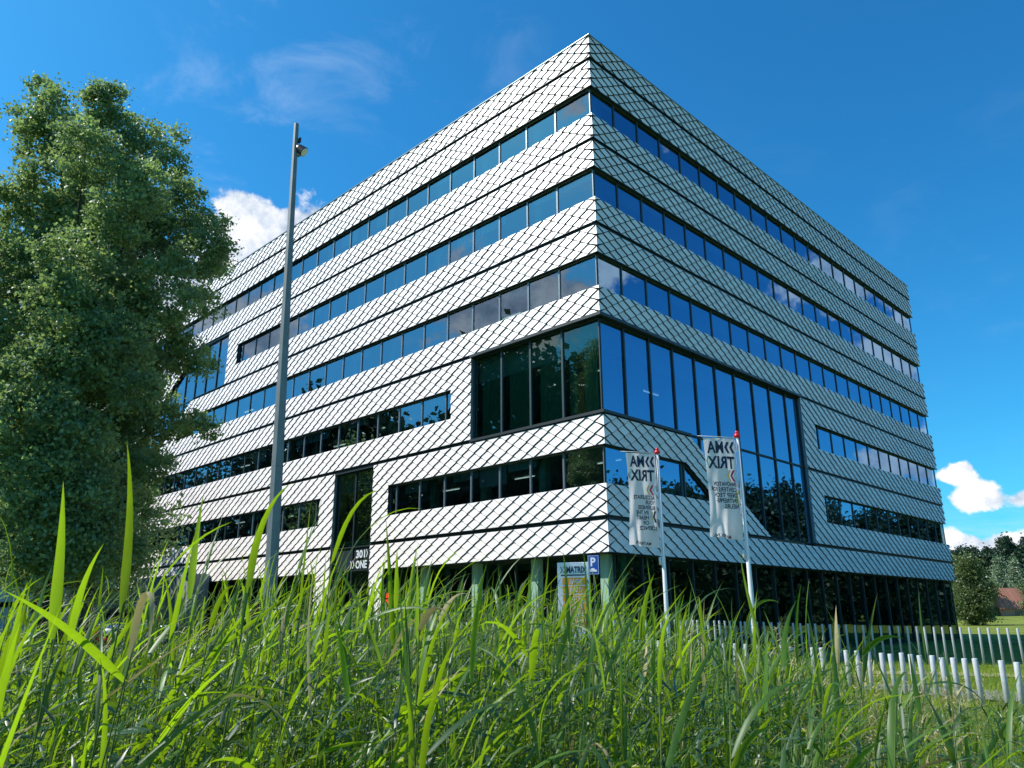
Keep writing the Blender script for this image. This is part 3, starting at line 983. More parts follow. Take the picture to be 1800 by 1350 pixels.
for px, py, rp in ((60, 740, 75), (130, 790, 75), (70, 850, 80), (150, 890, 75), (95, 950, 65), (35, 1000, 45), (150, 975, 50), (70, 660, 70), (150, 620, 70), (110, 540, 70), (200, 600, 60), (130, 450, 60), (210, 380, 55), (240, 690, 45)):
    c = at(px, py, DT - 3.4); rm = rp * (DT - 3.4) / 1400 * .9
    big_lobes.append((c, (rm, rm, rm)))
pts, rn = crown_points(rel(tree, big_lobes), 72, .27, 58)
leaves_mesh('crown', pts, .105, M['leafA'], tree, .85, rn)
limbs = [(Vector(c) - tree.location, min(.9, .15 + .8 * max(0, (c.z - 3)) / 22), .05 + .03 * r[0]) for c, r in big_lobes if r[0] > .7]
trunk_mesh('trunk', (0, 0, -.1), Vector(at(130, 300, 27)) - tree.location, .42, .04, limbs, tree, mat('poplar_bark', (0.035, 0.033, 0.026), 0.95, noise=(5, 0.4)))
print('big tree leaves', len(pts))


def ref_tree(name, label, h, w, m, leaf, nl, lobes_n, seed, group=None, tall=False, clump=.9, trunk_h=.25):
    """a free-standing tree whose crown is many lobes; local origin at the foot of the trunk"""
    r0 = random.Random(seed)
    t = empty(name, (0, 0, 0), 0, label, 'tree', group)
    lobes = []
    for i in range(lobes_n):
        z = trunk_h + (1 - trunk_h) * (i + .5) / lobes_n
        env = math.sin(math.pi * min(1, (z - trunk_h * .6) / (1 - trunk_h * .6)) ** (.75 if not tall else .6)) ** .6
        a = r0.uniform(0, 6.28); rad = r0.uniform(.1, .62) * w / 2 * env
        s = w * r0.uniform(.16, .27) * (0.55 + .45 * env)
        lobes.append((Vector((math.cos(a) * rad, math.sin(a) * rad, z * h - s * .4)), (s, s, s * (1.5 if tall else 1.0))))
    p, rn_ = crown_points(lobes, nl / sum((l[1][0] * l[1][1] * l[1][2]) ** (2 / 3) for l in lobes) / 30, clump, 30)
    leaves_mesh('crown', p, leaf, m, t, .8, rn_)
    trunk_mesh('trunk', (0, 0, -.2), (0, 0, h * .8), h * .018 + .06, .05, [(l[0], min(.85, l[0].z / h * .8), .05 + h * .003) for l in lobes[::2]], t)
    return t


def put(t, x, y, rz=0, s=1.0, label=None, first=False, group=None):
    o = t if first else copy_tree(t)
    o.location = (x, y, gz(x, y) - .05); o.rotation_euler = (0, 0, rz); o.scale = (s, s, s)
    if label: o['label'] = label
    if group: o['group'] = group
    return o


# the smaller tree that throws its shade on the left wing
c = at(150, 1080, 47)
ts = ref_tree('street_tree', 'smaller dark green tree standing behind the tall poplar near the left wing', 12.5, 9, M['leafA'], .22, 14000, 16, 21)
put(ts, c.x, c.y, 0, 1, first=True)
c = at(20, 1080, 60)
ts2 = ref_tree('street_tree', 'leafy tree at the far left edge behind the tall poplar and the pale truck', 15, 12, M['leafD'], .30, 12000, 16, 22)
put(ts2, c.x, c.y, 0, 1, first=True)
c = at(-60, 1080, 75); put(ts2, c.x, c.y, 1.3, 1.2, 'broad tree beyond the left edge behind the pale truck')

# trees seen only in the glass
gr = 'trees reflected in the office windows'
lb = 'leafy tree seen only as a dark reflection in the office windows'
rt = ref_tree('broadleaf_tree', lb, 15, 10, M['leafD'], .48, 11000, 22, 31, gr, trunk_h=.03)
spots = []
for i in range(9):
    a_ = R_(113 + i * 6.2); d_ = 41 + rl.uniform(-3, 4); spots.append((math.cos(a_) * d_, 8 + math.sin(a_) * d_, (1.45, 1.4, 1.2, 1.5, 1.85, 1.85, 1.7, 1.7, 1.6)[i]))
for i in range(8):
    a_ = R_(111 + i * 7); d_ = 58 + rl.uniform(-4, 4); spots.append((math.cos(a_) * d_, 8 + math.sin(a_) * d_, rl.uniform(1.2, 1.5)))
for i, (x, y, s) in enumerate(spots): put(rt, x, y, i * 1.3, s, lb, first=(i == 0), group=gr)
for i in range(17):
    a_ = R_(-11 - i * 3.6); d_ = 84 + rl.uniform(-5, 5); put(rt, 15 + math.cos(a_) * d_, math.sin(a_) * d_, i * .9, rl.uniform(1.08, 1.22) + .25 * (i > 3) + .15 * (i > 7), lb, group=gr)
for i in range(15):
    a_ = R_(-9 - i * 4.2); d_ = 100 + rl.uniform(-5, 5); put(rt, 15 + math.cos(a_) * d_, math.sin(a_) * d_, i * .7, rl.uniform(1.0, 1.18), lb, group=gr)

# right background: a dark wood, pale trees, a tiled cottage
gw_ = 'dark trees of the far wood on the right'
lw_ = 'tall dark tree in the far wood behind the brick cottage'
wt = ref_tree('wood_tree', lw_, 22.5, 12, M['leafD'], .75, 6500, 20, 41, gw_, tall=True, clump=1.3, trunk_h=.05)
n = 0
for row, (dd, hh) in enumerate(((300, 1.0), (330, 1.12), (370, 1.2))):
    for px in range(1650, 1860, 15 if row == 0 else 17):
        pz = at(px + rl.uniform(-5, 5) + row * 6, 1080, dd + rl.uniform(-8, 8))
        s = hh * rl.uniform(.80, .95) * (1.10 if px > 1785 else 1.0)
        put(wt, pz.x, pz.y, n * 1.1, s, lw_, first=(n == 0), group=gw_); n += 1
c = at(1712, 1080, 118)
wl = ref_tree('willow_tree', 'round olive green willow standing beside the far end of the office building', 8.4, 5.6, M['leafO'], .26, 14000, 22, 51, trunk_h=.12)
put(wl, c.x, c.y, 0, 1, first=True)
pt = ref_tree('young_poplar', 'pale silvery young poplar just left above the cottage roof', 13, 6, M['leafP'], .42, 6000, 14, 61, tall=True, trunk_h=.1)
c = at(1768, 1080, 240); put(pt, c.x, c.y, 0, 1.15, first=True)
c = at(1800, 1080, 200); put(pt, c.x, c.y, 1, .92, 'pale silvery poplar at the right edge beside the cottage')
ot = ref_tree('olive_bush', 'olive green bush between the willow and the cottage', 7.5, 7, M['leafO'], .34, 5000, 12, 71, trunk_h=.05)
c = at(1738, 1080, 190); put(ot, c.x, c.y, 0, .95, first=True)
c = at(1752, 1080, 232); put(ot, c.x, c.y, 2, 1.1, 'olive bush behind the left end of the cottage roof')
c = at(1696, 1080, 150); put(ot, c.x, c.y, 3, .9, 'olive bush half hidden by the far corner of the office building')
c = at(1812, 1080, 175); put(ot, c.x, c.y, 4, .8, 'dark bush in front of the right end of the cottage')
c = at(1728, 1080, 170); put(ot, c.x, c.y, 5, .5, 'low bush at the right foot of the willow')

# cottage
hc = at(1796, 1080, 196)
dirv = Vector((RT.x, RT.y)).normalized()
cot = empty('brick_cottage', (hc.x, hc.y, gz(hc.x, hc.y)), math.atan2(dirv.y, dirv.x) + .05, 'low brick cottage with a red pantile roof on the far lawn', 'house')
cot.scale = (.9, .9, .84)
W, Dp = 6.6, 5.0
q = MB(); q.prism([(-Dp / 2, -.5), (Dp / 2, -.5), (Dp / 2, 1.9), (0, 6.4), (-Dp / 2, 1.9)], -W + .15, W - .15, 0, lambda a_, b_, y_: (y_, a_, b_)); q.build('wall', M['brick'], cot)
q = MB()
tm = MB()
nr = 34
for i in range(nr):
    x0 = -W + 2 * W * i / nr; x1 = x0 + 2 * W / nr
    xm = (x0 + x1) / 2
    for sg in (-1, 1):
        q.add([(x0, sg * (Dp / 2 + .45), 1.55), (xm, sg * (Dp / 2 + .45), 1.70), (x1, sg * (Dp / 2 + .45), 1.55), (x0, 0, 6.5), (xm, 0, 6.62), (x1, 0, 6.5)], [(0, 1, 4, 3), (1, 2, 5, 4)], 0, rl.random())
q.build('roof', mat('pantiles', (0.34, 0.14, 0.09), 0.8, attr=.4, noise=(1.2, .2)), cot)
q = MB(); q.box((-3.2, -Dp / 2 - .04, .1), (-.2, -Dp / 2 - .01, 1.2)); q.build('window', M['vang'], cot)
for i, (px, lbx) in enumerate(((1701, 'small red playground post left of the willow trunk'), (1736, 'small red playground post right of the willow'))):
    c = at(px, 1078, 150); q = MB(); q.tube([(0, 0, 0), (0, 0, 1.5)], .22, 8); q.ball((0, 0, 1.6), .34, 8, 6)
    o = q.build('red_post', M['red'], smooth=True); o.location = (c.x, c.y, gz(c.x, c.y)); tag(o, lbx, 'post')

# ------------------------------------------------------------------ posts
def poly_points(pts, step):
    out = []; acc = 0
    for i in range(len(pts) - 1):
        a_, b_ = Vector(pts[i]), Vector(pts[i + 1]); L = (b_ - a_).xy.length
        while acc < L:
            out.append(a_.lerp(b_, acc / L)); acc += step
        acc -= L
    return out


def make_post(name, label, r, h, m, group, capm=None):
    q = MB()
    q.tube([(0, 0, -.2), (0, 0, h - .012), (0, 0, h)], [r, r, r * .86], 12)
    o = q.build(name, m, smooth=False)
    for p in o.data.polygons: p.use_smooth = len(p.vertices) == 4
    return tag(o, label, 'post', group)


tp = make_post('thin_post', 'slim pale grey steel post in the long row before the office ground floor', .037, 1.3, M['tall'], 'slim posts in front of the office')
ppts = poly_points([(7.6, -13.2, 1.12), (6.9, -9.6, 1.18), (7.0, -7.5, 1.2), (6.2, -4.6, 1.28), (4, -3.0, 1.38), (0, -2.4, 1.48), (-2.5, -1.2, 1.46), (-3.2, 3, 1.42), (-3.4, 9, 1.4), (-3.6, 15, 1.5)], .27)
for i, p in enumerate(ppts):
    o = tp if i == 0 else tp.copy()
    if i: COL.objects.link(o)
    o.location = (p.x + rl.uniform(-.02, .02), p.y, gz(p.x, p.y)); o.scale = (1, 1, p.z / 1.3)
    o.rotation_euler = (rl.uniform(-.015, .015), rl.uniform(-.015, .015), 0)
bp = make_post('bollard', 'thick white painted bollard in the front row beside the gravel', .049, .9, M['postw'], 'white bollards in the front row')
bpts = poly_points([(-6.4, -15.2, .78), (-5.3, -12.6, .80), (-4.1, -10.4, .84), (-3.9, -8, .92), (-4.8, -5.5, 1.02), (-6.4, -3.2, 1.08), (-8.5, -1, 1.15), (-11, 1, 1.1)], .26)
for i, p in enumerate(bpts):
    if i % 17 == 11: continue
    o = bp if i == 0 else bp.copy()
    if i: COL.objects.link(o)
    o.location = (p.x + rl.uniform(-.03, .03), p.y + rl.uniform(-.02, .02), 0); o.scale = (1, 1, p.z / .9 * rl.uniform(.97, 1.02))
    o.rotation_euler = (rl.uniform(-.03, .03), rl.uniform(-.03, .03), 0)
print('posts', len(ppts), len(bpts))


# ------------------------------------------------------------------ flags
def flag(px, pyb, dist, top, fl_top, fl_bot, lines, label_p, label_f, seed, wd=.80):
    base = at(px, pyb, dist)
    pole = empty('flagpole', (base.x, base.y, 0), 0, label_p, 'flagpole', None)
    q = MB(); q.tube([(0, 0, -.1), (0, 0, 1.2), (0, 0, top - .13)], [.062, .060, .040], 12); q.build('pole', M['white'], pole, smooth=True)
    q = MB(); q.tube([(0, 0, top - .13), (0, 0, top - .10), (0, 0, top - .04), (0, 0, top)], [.045, .085, .07, .01], 12); q.ball((0, 0, top + .0), .05, 10, 6); q.build('finial', M['red'], pole, smooth=True)
    tl = Vector((-RT.x, -RT.y, 0)).normalized()
    tow = Vector((-FW.x, -FW.y, 0)).normalized()
    tl = (tl + tow * .12).normalized()      # the flag hangs out to the viewer's left
    nrm = Vector((0, 0, 1)).cross(tl)
    q = MB(); q.tube([Vector((0, 0, fl_top + .02)), tl * (wd + .22) + Vector((0, 0, fl_top + .05))], [.012, .008], 6)
    q.tube([(.0, 0, fl_bot - .35), tl * .09 + Vector((0, 0, fl_bot - .33))], .02, 6)
    q.tube([tl * .09 + Vector((0, 0, fl_bot - .42)), tl * .09 + Vector((0, 0, fl_bot - .22))], .035, 8)
    q.tube([tl * .075 + Vector((0, 0, fl_bot - .25)), tl * .075 + Vector((0, 0, fl_top))], .005, 5)
    q.build('arm', M['white'], pole, smooth=True)
    fl = empty('banner_flag', (base.x, base.y, 0), 0, label_f, 'flag', None)
    H = fl_top - fl_bot
    rs = random.Random(seed); ph = rs.uniform(0, 6)

    def surf(u, v):
        """u: 0 at the pole .. wd; v: 0 top .. H"""
        t = v / H; k = u / wd
        amp = .012 + .075 * t * t
        w = math.sin(u * 11 + v * 2.2 + ph) * amp + math.sin(u * 19 - v * 3.1 + ph * 2) * amp * .45 + math.sin(v * 2.1 + ph) * .05 * k
        pull = 1 - .12 * math.sin(math.pi * min(1, t * 1.1)) * k * .6
        return tl * (.09 + u * pull) + nrm * w + Vector((0, 0, fl_top - v - .03 * t * (1 - k) * 0 + .09 * t * k))
    nu, nv = 28, 70
    q = MB()
    for j in range(nv + 1):
        for i in range(nu + 1):
            q.v.append(tuple(surf(wd * i / nu, H * j / nv)))
    for j in range(nv):
        for i in range(nu):
            a_ = j * (nu + 1) + i; q.f.append([a_, a_ + 1, a_ + nu + 2, a_ + nu + 1]); q.mi.append(0); q.rnd.append(.5)
    q.build('cloth', M['cloth'], fl, smooth=True)

    def surf_p(u, v, off):
        e = .01
        p = surf(u, v); du = surf(u + e, v) - p; dv = surf(u, v + e) - p
        n_ = du.cross(dv).normalized()
        return p + n_ * off

    def put_poly(q_, poly, off=.004):
        # small flat mark: build as grid-less polygon on both sides of the cloth
        n_ = len(poly)
        for sg in (1, -1):
            q_.add([surf_p(a_, b_, off * sg) for a_, b_ in poly], [tuple(range(n_))])

    def put_text(txt, u, v, size, width, m, bold):
        """the print shows through mirrored: reads from the pole outwards"""
        vs, fs = text_mesh(txt, size, width, 0.0, bold)
        q_ = MB()
        for sg in (1, -1):
            q_.add([surf_p(u + p.x, v - p.y, .004 * sg) for p in vs], fs)
        q_.build('lettering', m, fl)
    for (txt, u, v, size, width, bold) in lines: put_text(txt, u, v, size, width, M['navy'], bold)
    return fl, put_poly


def chev_uv(u, v, w, h, t):
    # '>' mark in flag coordinates (u grows away from the pole, v grows down)
    return [[(u, v), (u + t, v), (u + w, v + h / 2), (u + w - t, v + h / 2)], [(u + w - t, v + h / 2), (u + w, v + h / 2), (u + t, v + h), (u, v + h)]]


def marks(fl, pp, specs):
    for name, m, u, v, w, h, t in specs:
        q_ = MB()
        for qd in chev_uv(u, v, w, h, t): pp(q_, qd)
        q_.build('chevron_mark', m, fl)


big_txt = [('MA', .30, .42, .46, .42, .012), ('TRIX', .03, .85, .46, .70, .012)]
H1 = 2.86
l1 = big_txt + [(t, .05, 1.42 + .155 * i, .165, w, .003) for i, (t, w) in enumerate((('ACCELERATE', .60), ('YOUR', .28), ('BUSINESS', .48)))] + \
    [(t, .26, 1.885 + .155 * i, .165, w, .003) for i, (t, w) in enumerate((('IN THE', .32), ('HEART', .32), ('OF', .13)))] + [('SCIENCE', .03, 2.35, .165, .46, .003), ('MATRIX.NL', .22, 2.80, .12, .45, .002)]
f1, pp1 = flag(1171, 1060, 21.2, 5.92, 5.80, 3.28, [(t, u, v * .881, s * .9, w, b_) for t, u, v, s, w, b_ in l1],
               'white flagpole with red cap, the left one of the two', 'left white banner reading accelerate your business in the heart of science, seen mirrored', 4)
dk = .881
marks(f1, pp1, [('a', M['navy'], .01, .10 * dk, .13, .32 * dk, .06), ('b', M['navy'], .14, .10 * dk, .13, .32 * dk, .06),
                ('c', M['magenta'], .06, .98 * dk, .13, .30 * dk, .055), ('d', M['yellow'], .16, .98 * dk, .12, .30 * dk, .05), ('e', M['aqua'], .0, 1.0 * dk, .09, .27 * dk, .03),
                ('f', M['navy'], .02, 1.76 * dk, .11, .34 * dk, .06), ('g', M['yellow'], .12, 1.80 * dk, .10, .27 * dk, .04), ('h', M['magenta'], .74, .62 * dk, .055, .16 * dk, .03), ('i', M['aqua'], .66, .53 * dk, .12, .33 * dk, .05)])
l2 = big_txt + [(t, .05, 1.36 + .155 * i, .165, w, .003) for i, (t, w) in enumerate((('INNOVATION', .58), ('CENTERS FOR', .68), ('DEEP TECH', .58), ('ENTREPRE-', .54), ('NEURS', .32)))] + [('MATRIX.NL', .26, 2.80, .12, .45, .002)]
f2, pp2 = flag(1322, 1060, 19.7, 5.93, 5.78, 3.30, [(t, u, v * .881, s * .9, w, b_) for t, u, v, s, w, b_ in l2],
               'white flagpole with red cap, the right one of the two', 'right white banner reading innovation centers for deep tech entrepreneurs, seen mirrored', 9)
marks(f2, pp2, [('a', M['navy'], .01, .10 * dk, .13, .32 * dk, .06), ('b', M['navy'], .14, .10 * dk, .13, .32 * dk, .06),
                ('c', M['magenta'], .04, .90 * dk, .14, .32 * dk, .06), ('d', M['yellow'], .15, .90 * dk, .12, .32 * dk, .05), ('e', M['aqua'], .0, .92 * dk, .08, .28 * dk, .03),
                ('f', M['yellow'], .0, 1.50 * dk, .12, .38 * dk, .07), ('i', M['aqua'], .68, .50 * dk, .1, .33 * dk, .04)])

# ------------------------------------------------------------------ tall light mast
mb_ = at(478, 985, 17); mt_ = at(521, 218, 17)
dv = (mt_ - mb_) / (mt_.z - mb_.z)
base = mb_ - dv * mb_.z
mast = empty('light_mast', base, 0, 'very tall tapered grey steel mast with a spotlight near its top, left of the entrance', 'light mast')
HM = mt_.z
q = MB(); q.tube([dv * 0, dv * 4, dv * 8, dv * HM], [.150, .128, .100, .060], 8)
q.build('mast', M['steel'], mast)
for zj in (4.6, 9.1):
    q = MB(); q.tube([dv * (zj - .05), dv * (zj + .05)], [.128 - (zj - 4) * .0075] * 2, 8); q.build('mast_collar', M['frame'], mast)
q = MB(); q.box((-.1, -.02, 0), (.1, .02, .5)); q.build('service_door', M['steel'], mast).location = (-.02, -.155, .6)
zs = at(530, 268, 17).z
pc = dv * zs; rgt = Vector((RT.x, RT.y, 0)).normalized()
sp = MB()
hd = (rgt * .75 + Vector((0, 0, -.65))).normalized()
c0 = pc + rgt * .13 + Vector((0, 0, .06))
sp.tube([c0 - hd * .10, c0 - hd * .04, c0 + hd * .12, c0 + hd * .13], [.07, .10, .125, .12], 14)
so = sp.build('spotlight', M['black'], mast, smooth=False)
q = MB(); q.tube([c0 + hd * .131, c0 + hd * .14], [.11, .105], 14); q.build('lamp_glass', M['screen'], so)
q = MB(); q.tube([pc + rgt * .03 + Vector((0, 0, -.04)), pc + rgt * .11 + Vector((0, 0, -.02)), c0], .02, 6); q.ball(pc + rgt * .09 + Vector((0, 0, -.10)), .05, 8, 6); q.build('bracket', M['steel'], so)
zc = at(526, 248, 17).z
q = MB(); q.obox(dv * zc + rgt * .10, rgt * .02, Vector((0, .03, 0)), (0, 0, .07)); q.build('sensor_box', M['black'], mast)

# ------------------------------------------------------------------ signs
def upright_sign(name, c, w, z0, z1, label, cat, yaw, m):
    t = empty(name, (c.x, c.y, 0), yaw, label, cat)
    return t


sl_ = at(1007, 985, 22.2)
yaw = math.atan2(RT.y, RT.x) - .30
info = empty('information_board', (sl_.x, sl_.y, 0), yaw, 'white upright information board with orange name strips near the building corner', 'sign')
W2 = .44
q = MB(); q.box((-W2, -.04, .0), (W2, .04, 3.02)); q.build('board', M['signw'], info, bevel=.01)
def on_board(txt, x, z, size, width, m, par=info, y=-.046, bold=.004):
    vs, fs = text_mesh(txt, size, width, .002, bold)
    q_ = MB(); q_.add([(x + v.x, y - v.z, z + v.y) for v in vs], fs); return q_.build('lettering', m, par)
on_board('MATRIX', -.18, 2.74, .24, .56, M['navy'], bold=.007)
q = MB()
for k in (0, 1):
    q.prism([(-.36 + .085 * k + a_, 2.74 + b_) for a_, b_ in chevron(.075, .17, .024)], -.043, -.048)
q.build('chevron_mark', M['navy'], info)
q = MB(); q.box((-.34, -.045, 2.66), (.38, -.041, 2.695)); q.build('underline', M['navy'], info)
for i, tx in enumerate(('301>ONE', 'FOOD TV', 'CO THE', 'MEET', 'CAFE', 'PARK')):
    z = 2.42 - i * .225
    q = MB(); q.box((-.30, -.046, z), (.36, -.041, z + .19)); st = q.build('name_strip', M['orange'], info)
    on_board(tx, -.10, z + .03, .17, .36, M['signw'], st, -.050, .003)
on_board('A', .385, 2.45, .15, .05, M['navy'], bold=.004)
ps = at(1043, 988, 22.9)
pk = empty('parking_sign', (ps.x, ps.y, 0), yaw - .12, 'small blue parking sign with a white P on a thin pole beside the information board', 'sign')
q = MB(); q.tube([(0, .03, 0), (0, .03, 3.2)], .025, 8); q.build('pole', M['steel'], pk)
q = MB(); q.box((-.17, -.008, 2.72), (.17, .008, 3.26)); q.build('plate', M['blue'], pk, bevel=.004)
q = MB()
for a_, b_ in (((-.155, 2.735), (.155, 2.742)), ((-.155, 3.238), (.155, 3.245)), ((-.155, 2.742), (-.148, 3.238)), ((.148, 2.742), (.155, 3.238))):
    q.box((a_[0], -.011, a_[1]), (b_[0], -.0085, b_[1]))
q.build('border', M['signw'], pk)
on_board('P', -.08, 2.96, .33, .15, M['signw'], pk, -.012, .010)
q = MB(); q.prism([(-.11, 2.80), (.11, 2.80), (.10, 2.85), (.05, 2.86), (.02, 2.90), (-.06, 2.90), (-.09, 2.86), (-.11, 2.85)], -.009, -.012); q.build('car_symbol', M['signw'], pk)
bs = at(334, 1013, 46)
b2 = empty('round_sign', (bs.x, bs.y, 0), yaw, 'small round blue traffic sign on a pole in front of the shaded left wing', 'sign')
q = MB(); q.tube([(0, .03, 0), (0, .03, bs.z)], .03, 8); q.build('pole', M['steel'], b2)
q = MB(); q.tube([(0, -.01, bs.z), (0, .01, bs.z)], .30, 20); q.build('plate', M['blue'], b2)
q = MB(); q.prism([(-.14, bs.z - .03), (.04, bs.z - .03), (.04, bs.z - .1), (.17, bs.z), (.04, bs.z + .1), (.04, bs.z + .03), (-.14, bs.z + .03)], -.012, -.016); q.build('arrow', M['signw'], b2)
rs_ = at(683, 1053, 34.5)
r2 = empty('signal_post', (rs_.x, rs_.y, 0), yaw, 'dark post with two small red lamps beside the tiled leg right of the entrance', 'signal')
q = MB(); q.box((-.10, -.08, 0), (.10, .08, rs_.z + .35)); q.build('post', M['black'], r2)
for dz in (-.12, .14):
    q = MB(); q.tube([(0, -.13, rs_.z + dz), (0, -.08, rs_.z + dz)], .105, 14); q.build('lamp', mat('red_lamp', (.7, .01, .01), .3, emit=((1, .03, .02), .8)), r2)


# ------------------------------------------------------------------ vehicles
def wheel(parent, x, y, z, r, w, axis='y'):
    q = MB()
    n_ = (0, w / 2, 0)
    q.tube([(x, y - w / 2, z), (x, y - w / 2 + .02, z), (x, y + w / 2 - .02, z), (x, y + w / 2, z)], [r * .9, r, r, r * .9], 18)
    wh = q.build('wheel', M['rubber'], parent)
    q = MB(); q.tube([(x, y - w / 2 - .006, z), (x, y + w / 2 + .006, z)], r * .6, 14); q.build('rim', M['chrome'], wh)


def make_van(name, loc, rz, prof, wid, body_m, label, cat, wx, wr, glass, stripe=None):
    """prof: side outline (x forward, z up)"""
    t = empty(name, loc, rz, label, cat)
    q = MB()
    n_ = len(prof)
    rings = []
    for y, k in ((-wid / 2, .965), (-wid / 2 + .10, 1.0), (wid / 2 - .10, 1.0), (wid / 2, .965)):
        cx = sum(p[0] for p in prof) / n_; cz = .7
        rings.append([(cx + (p[0] - cx) * (k if abs(k - 1) < 1e-6 else .985), y * (1 - .10 * max(0, p[1] - 1.0)), cz + (p[1] - cz) * k) for p in prof])
    vs = [p for r in rings for p in r]
    fs = [tuple(range(n_ - 1, -1, -1)), tuple(range(3 * n_, 4 * n_))]
    for r in range(3):
        for i in range(n_): fs.append((r * n_ + i, r * n_ + (i + 1) % n_, (r + 1) * n_ + (i + 1) % n_, (r + 1) * n_ + i))
    q.add(vs, fs); q.build('body', body_m, t, bevel=.02)
    for poly in glass:
        for sg in (-1, 1):
            q = MB()
            q.add([(p[0], sg * (wid / 2 + .006) * (1 - .10 * max(0, p[1] - 1.0)), p[1]) for p in poly], [tuple(range(len(poly)))])
            q.build('side_window', M['vang'], t)
    for x in wx:
        for sg in (-1, 1): wheel(t, x, sg * (wid / 2 - .10), wr, wr, .22)
    return t


v0 = at(203, 1100, 52)
vang = math.atan2(RT.y, RT.x) + math.pi - .25
van = make_van('parked_van', (v0.x, v0.y, gz(v0.x, v0.y) + .04), vang,
               [(-2.1, .35), (2.15, .35), (2.3, .55), (2.25, .95), (1.5, 1.12), (.75, 1.80), (.3, 1.9), (-1.95, 1.88), (-2.15, 1.6), (-2.2, .6)],
               1.8, M['vanp'], 'dark grey parked van with large side windows near the left wing', 'van', (-1.45, 1.45), .33,
               [[(1.35, 1.14), (.72, 1.70), (.28, 1.76), (.22, 1.14)], [(.12, 1.14), (.16, 1.76), (-.85, 1.76), (-.9, 1.14)], [(-1.0, 1.14), (-.95, 1.76), (-1.8, 1.7), (-1.95, 1.2)]])
q = MB(); q.add([(1.53, -.75, 1.14), (1.53, .75, 1.14), (.80, .68, 1.80), (.80, -.68, 1.80)], [(0, 1, 2, 3)]); q.build('windscreen', M['vang'], van)
for sg in (-1, 1):
    q = MB(); q.ball((2.24, sg * .68, .78), .12, 10, 6, 0, (.5, 1.2, .8)); q.build('headlight', M['screen'], van)
    q = MB(); q.box((-2.22, sg * .8 - .07, .9), (-2.16, sg * .8 + .07, 1.25)); q.build('taillight', M['red'], van)
t0 = at(18, 1100, 50)
trk = make_van('delivery_truck', (t0.x, t0.y, gz(t0.x, t0.y) + .04), vang + .1,
               [(-3.4, .5), (3.2, .5), (3.4, .8), (3.3, 1.5), (2.7, 2.5), (1.9, 2.6), (1.85, 3.0), (-3.35, 3.0), (-3.45, 2.9), (-3.45, .6)],
               2.2, M['truckw'], 'pale blue-white delivery truck parked at the far left edge under the poplar', 'truck', (-2.2, 2.3), .42,
               [[(2.95, 1.5), (2.6, 2.3), (1.9, 2.35), (1.9, 1.5)]])
q = MB()
for sg in (-1, 1): q.box((-3.2, sg * 1.11 - .01, 1.72), (1.7, sg * 1.11 + .01, 1.98))
q.build('dark_stripe', M['vang'], trk)


def make_bike(loc, rz, fair, fair2, label):
    t = empty('motorcycle', loc, rz, label, 'motorcycle')
    for x in (-.68, .70):
        q = MB(); N = 22
        q.tube([(x + .24 * math.cos(2 * math.pi * i / N), 0, .30 + .24 * math.sin(2 * math.pi * i / N)) for i in range(N + 1)], .055, 7)
        wh = q.build('wheel', M['rubber'], t, smooth=True)
        q = MB(); q.tube([(x, -.05, .30), (x, .05, .30)], .06, 8)
        for i in range(5):
            a_ = i * 1.257; q.tube([(x, 0, .30), (x + .2 * math.cos(a_), 0, .30 + .2 * math.sin(a_))], .014, 5)
        q.build('rim', M['chrome'], wh)
    q = MB(); q.tube([(.70, -.09, .30), (.50, -.08, .82), (.44, -.07, 1.0)], .022, 6); q.tube([(.70, .09, .30), (.50, .08, .82), (.44, .07, 1.0)], .022, 6); q.build('fork', M['chrome'], t)
    q = MB(); q.tube([(.40, -.36, 1.08), (.46, -.18, 1.04), (.46, .18, 1.04), (.40, .36, 1.08)], .018, 6)
    for sg in (-1, 1): q.tube([(.44, sg * .22, 1.04), (.42, sg * .30, 1.24)], .007, 5); q.ball((.42, sg * .31, 1.27), .055, 8, 6, 0, (.4, 1, .8))
    q.build('handlebar', M['chrome'], t)
    q = MB(); q.ball((.55, 0, .72), .30, 12, 8, 0, (.85, .55, 1.15)); q.ball((.20, 0, .52), .28, 12, 8, 0, (1.2, .55, .75)); q.build('fairing', fair, t, smooth=True)
    q = MB(); q.ball((.16, 0, .86), .20, 12, 8, 0, (1.35, .7, .75)); q.build('fuel_tank', fair2, t, smooth=True)
    q = MB(); q.ball((-.28, 0, .80), .22, 12, 6, 0, (1.5, .65, .35)); q.build('seat', M['black'], t, smooth=True)
    q = MB(); q.ball((-.66, 0, .80), .18, 12, 8, 0, (1.3, .7, .6)); q.build('tail', fair, t, smooth=True)
    q = MB(); q.ball((-.90, 0, .80), .07, 8, 6, 0, (.4, 1, .8)); q.build('taillight', M['red'], t)
    q = MB(); q.ball((.82, 0, .82), .10, 10, 6, 0, (.5, 1, .9)); q.build('headlight', M['screen'], t)
    q = MB(); q.add([(.62, -.16, 1.0), (.62, .16, 1.0), (.48, .12, 1.26), (.48, -.12, 1.26)], [(0, 1, 2, 3)]); q.build('windshield', M['glass'], t)
    q = MB(); q.tube([(.1, -.16, .30), (-.5, -.18, .34), (-.85, -.18, .40)], [.03, .04, .055], 8); q.build('exhaust', M['chrome'], t)
    return t


for px, dd, rz_, f_, f2_, lb_ in ((212, 40, .25, M['silver'], M['bikeblue'], 'silver and blue motorcycle with red tail lamp parked in front of the dark van'),
                                  (262, 42, .55, M['silver'], M['silver'], 'all silver motorcycle parked right of the blue one'),
                                  (196, 37, .1, M['red'], M['white'], 'red and white scooter-like motorcycle parked nearest the reeds')):
    c = at(px, 1100, dd)
    make_bike((c.x, c.y, gz(c.x, c.y) + .04), vang + rz_, f_, f2_, lb_)


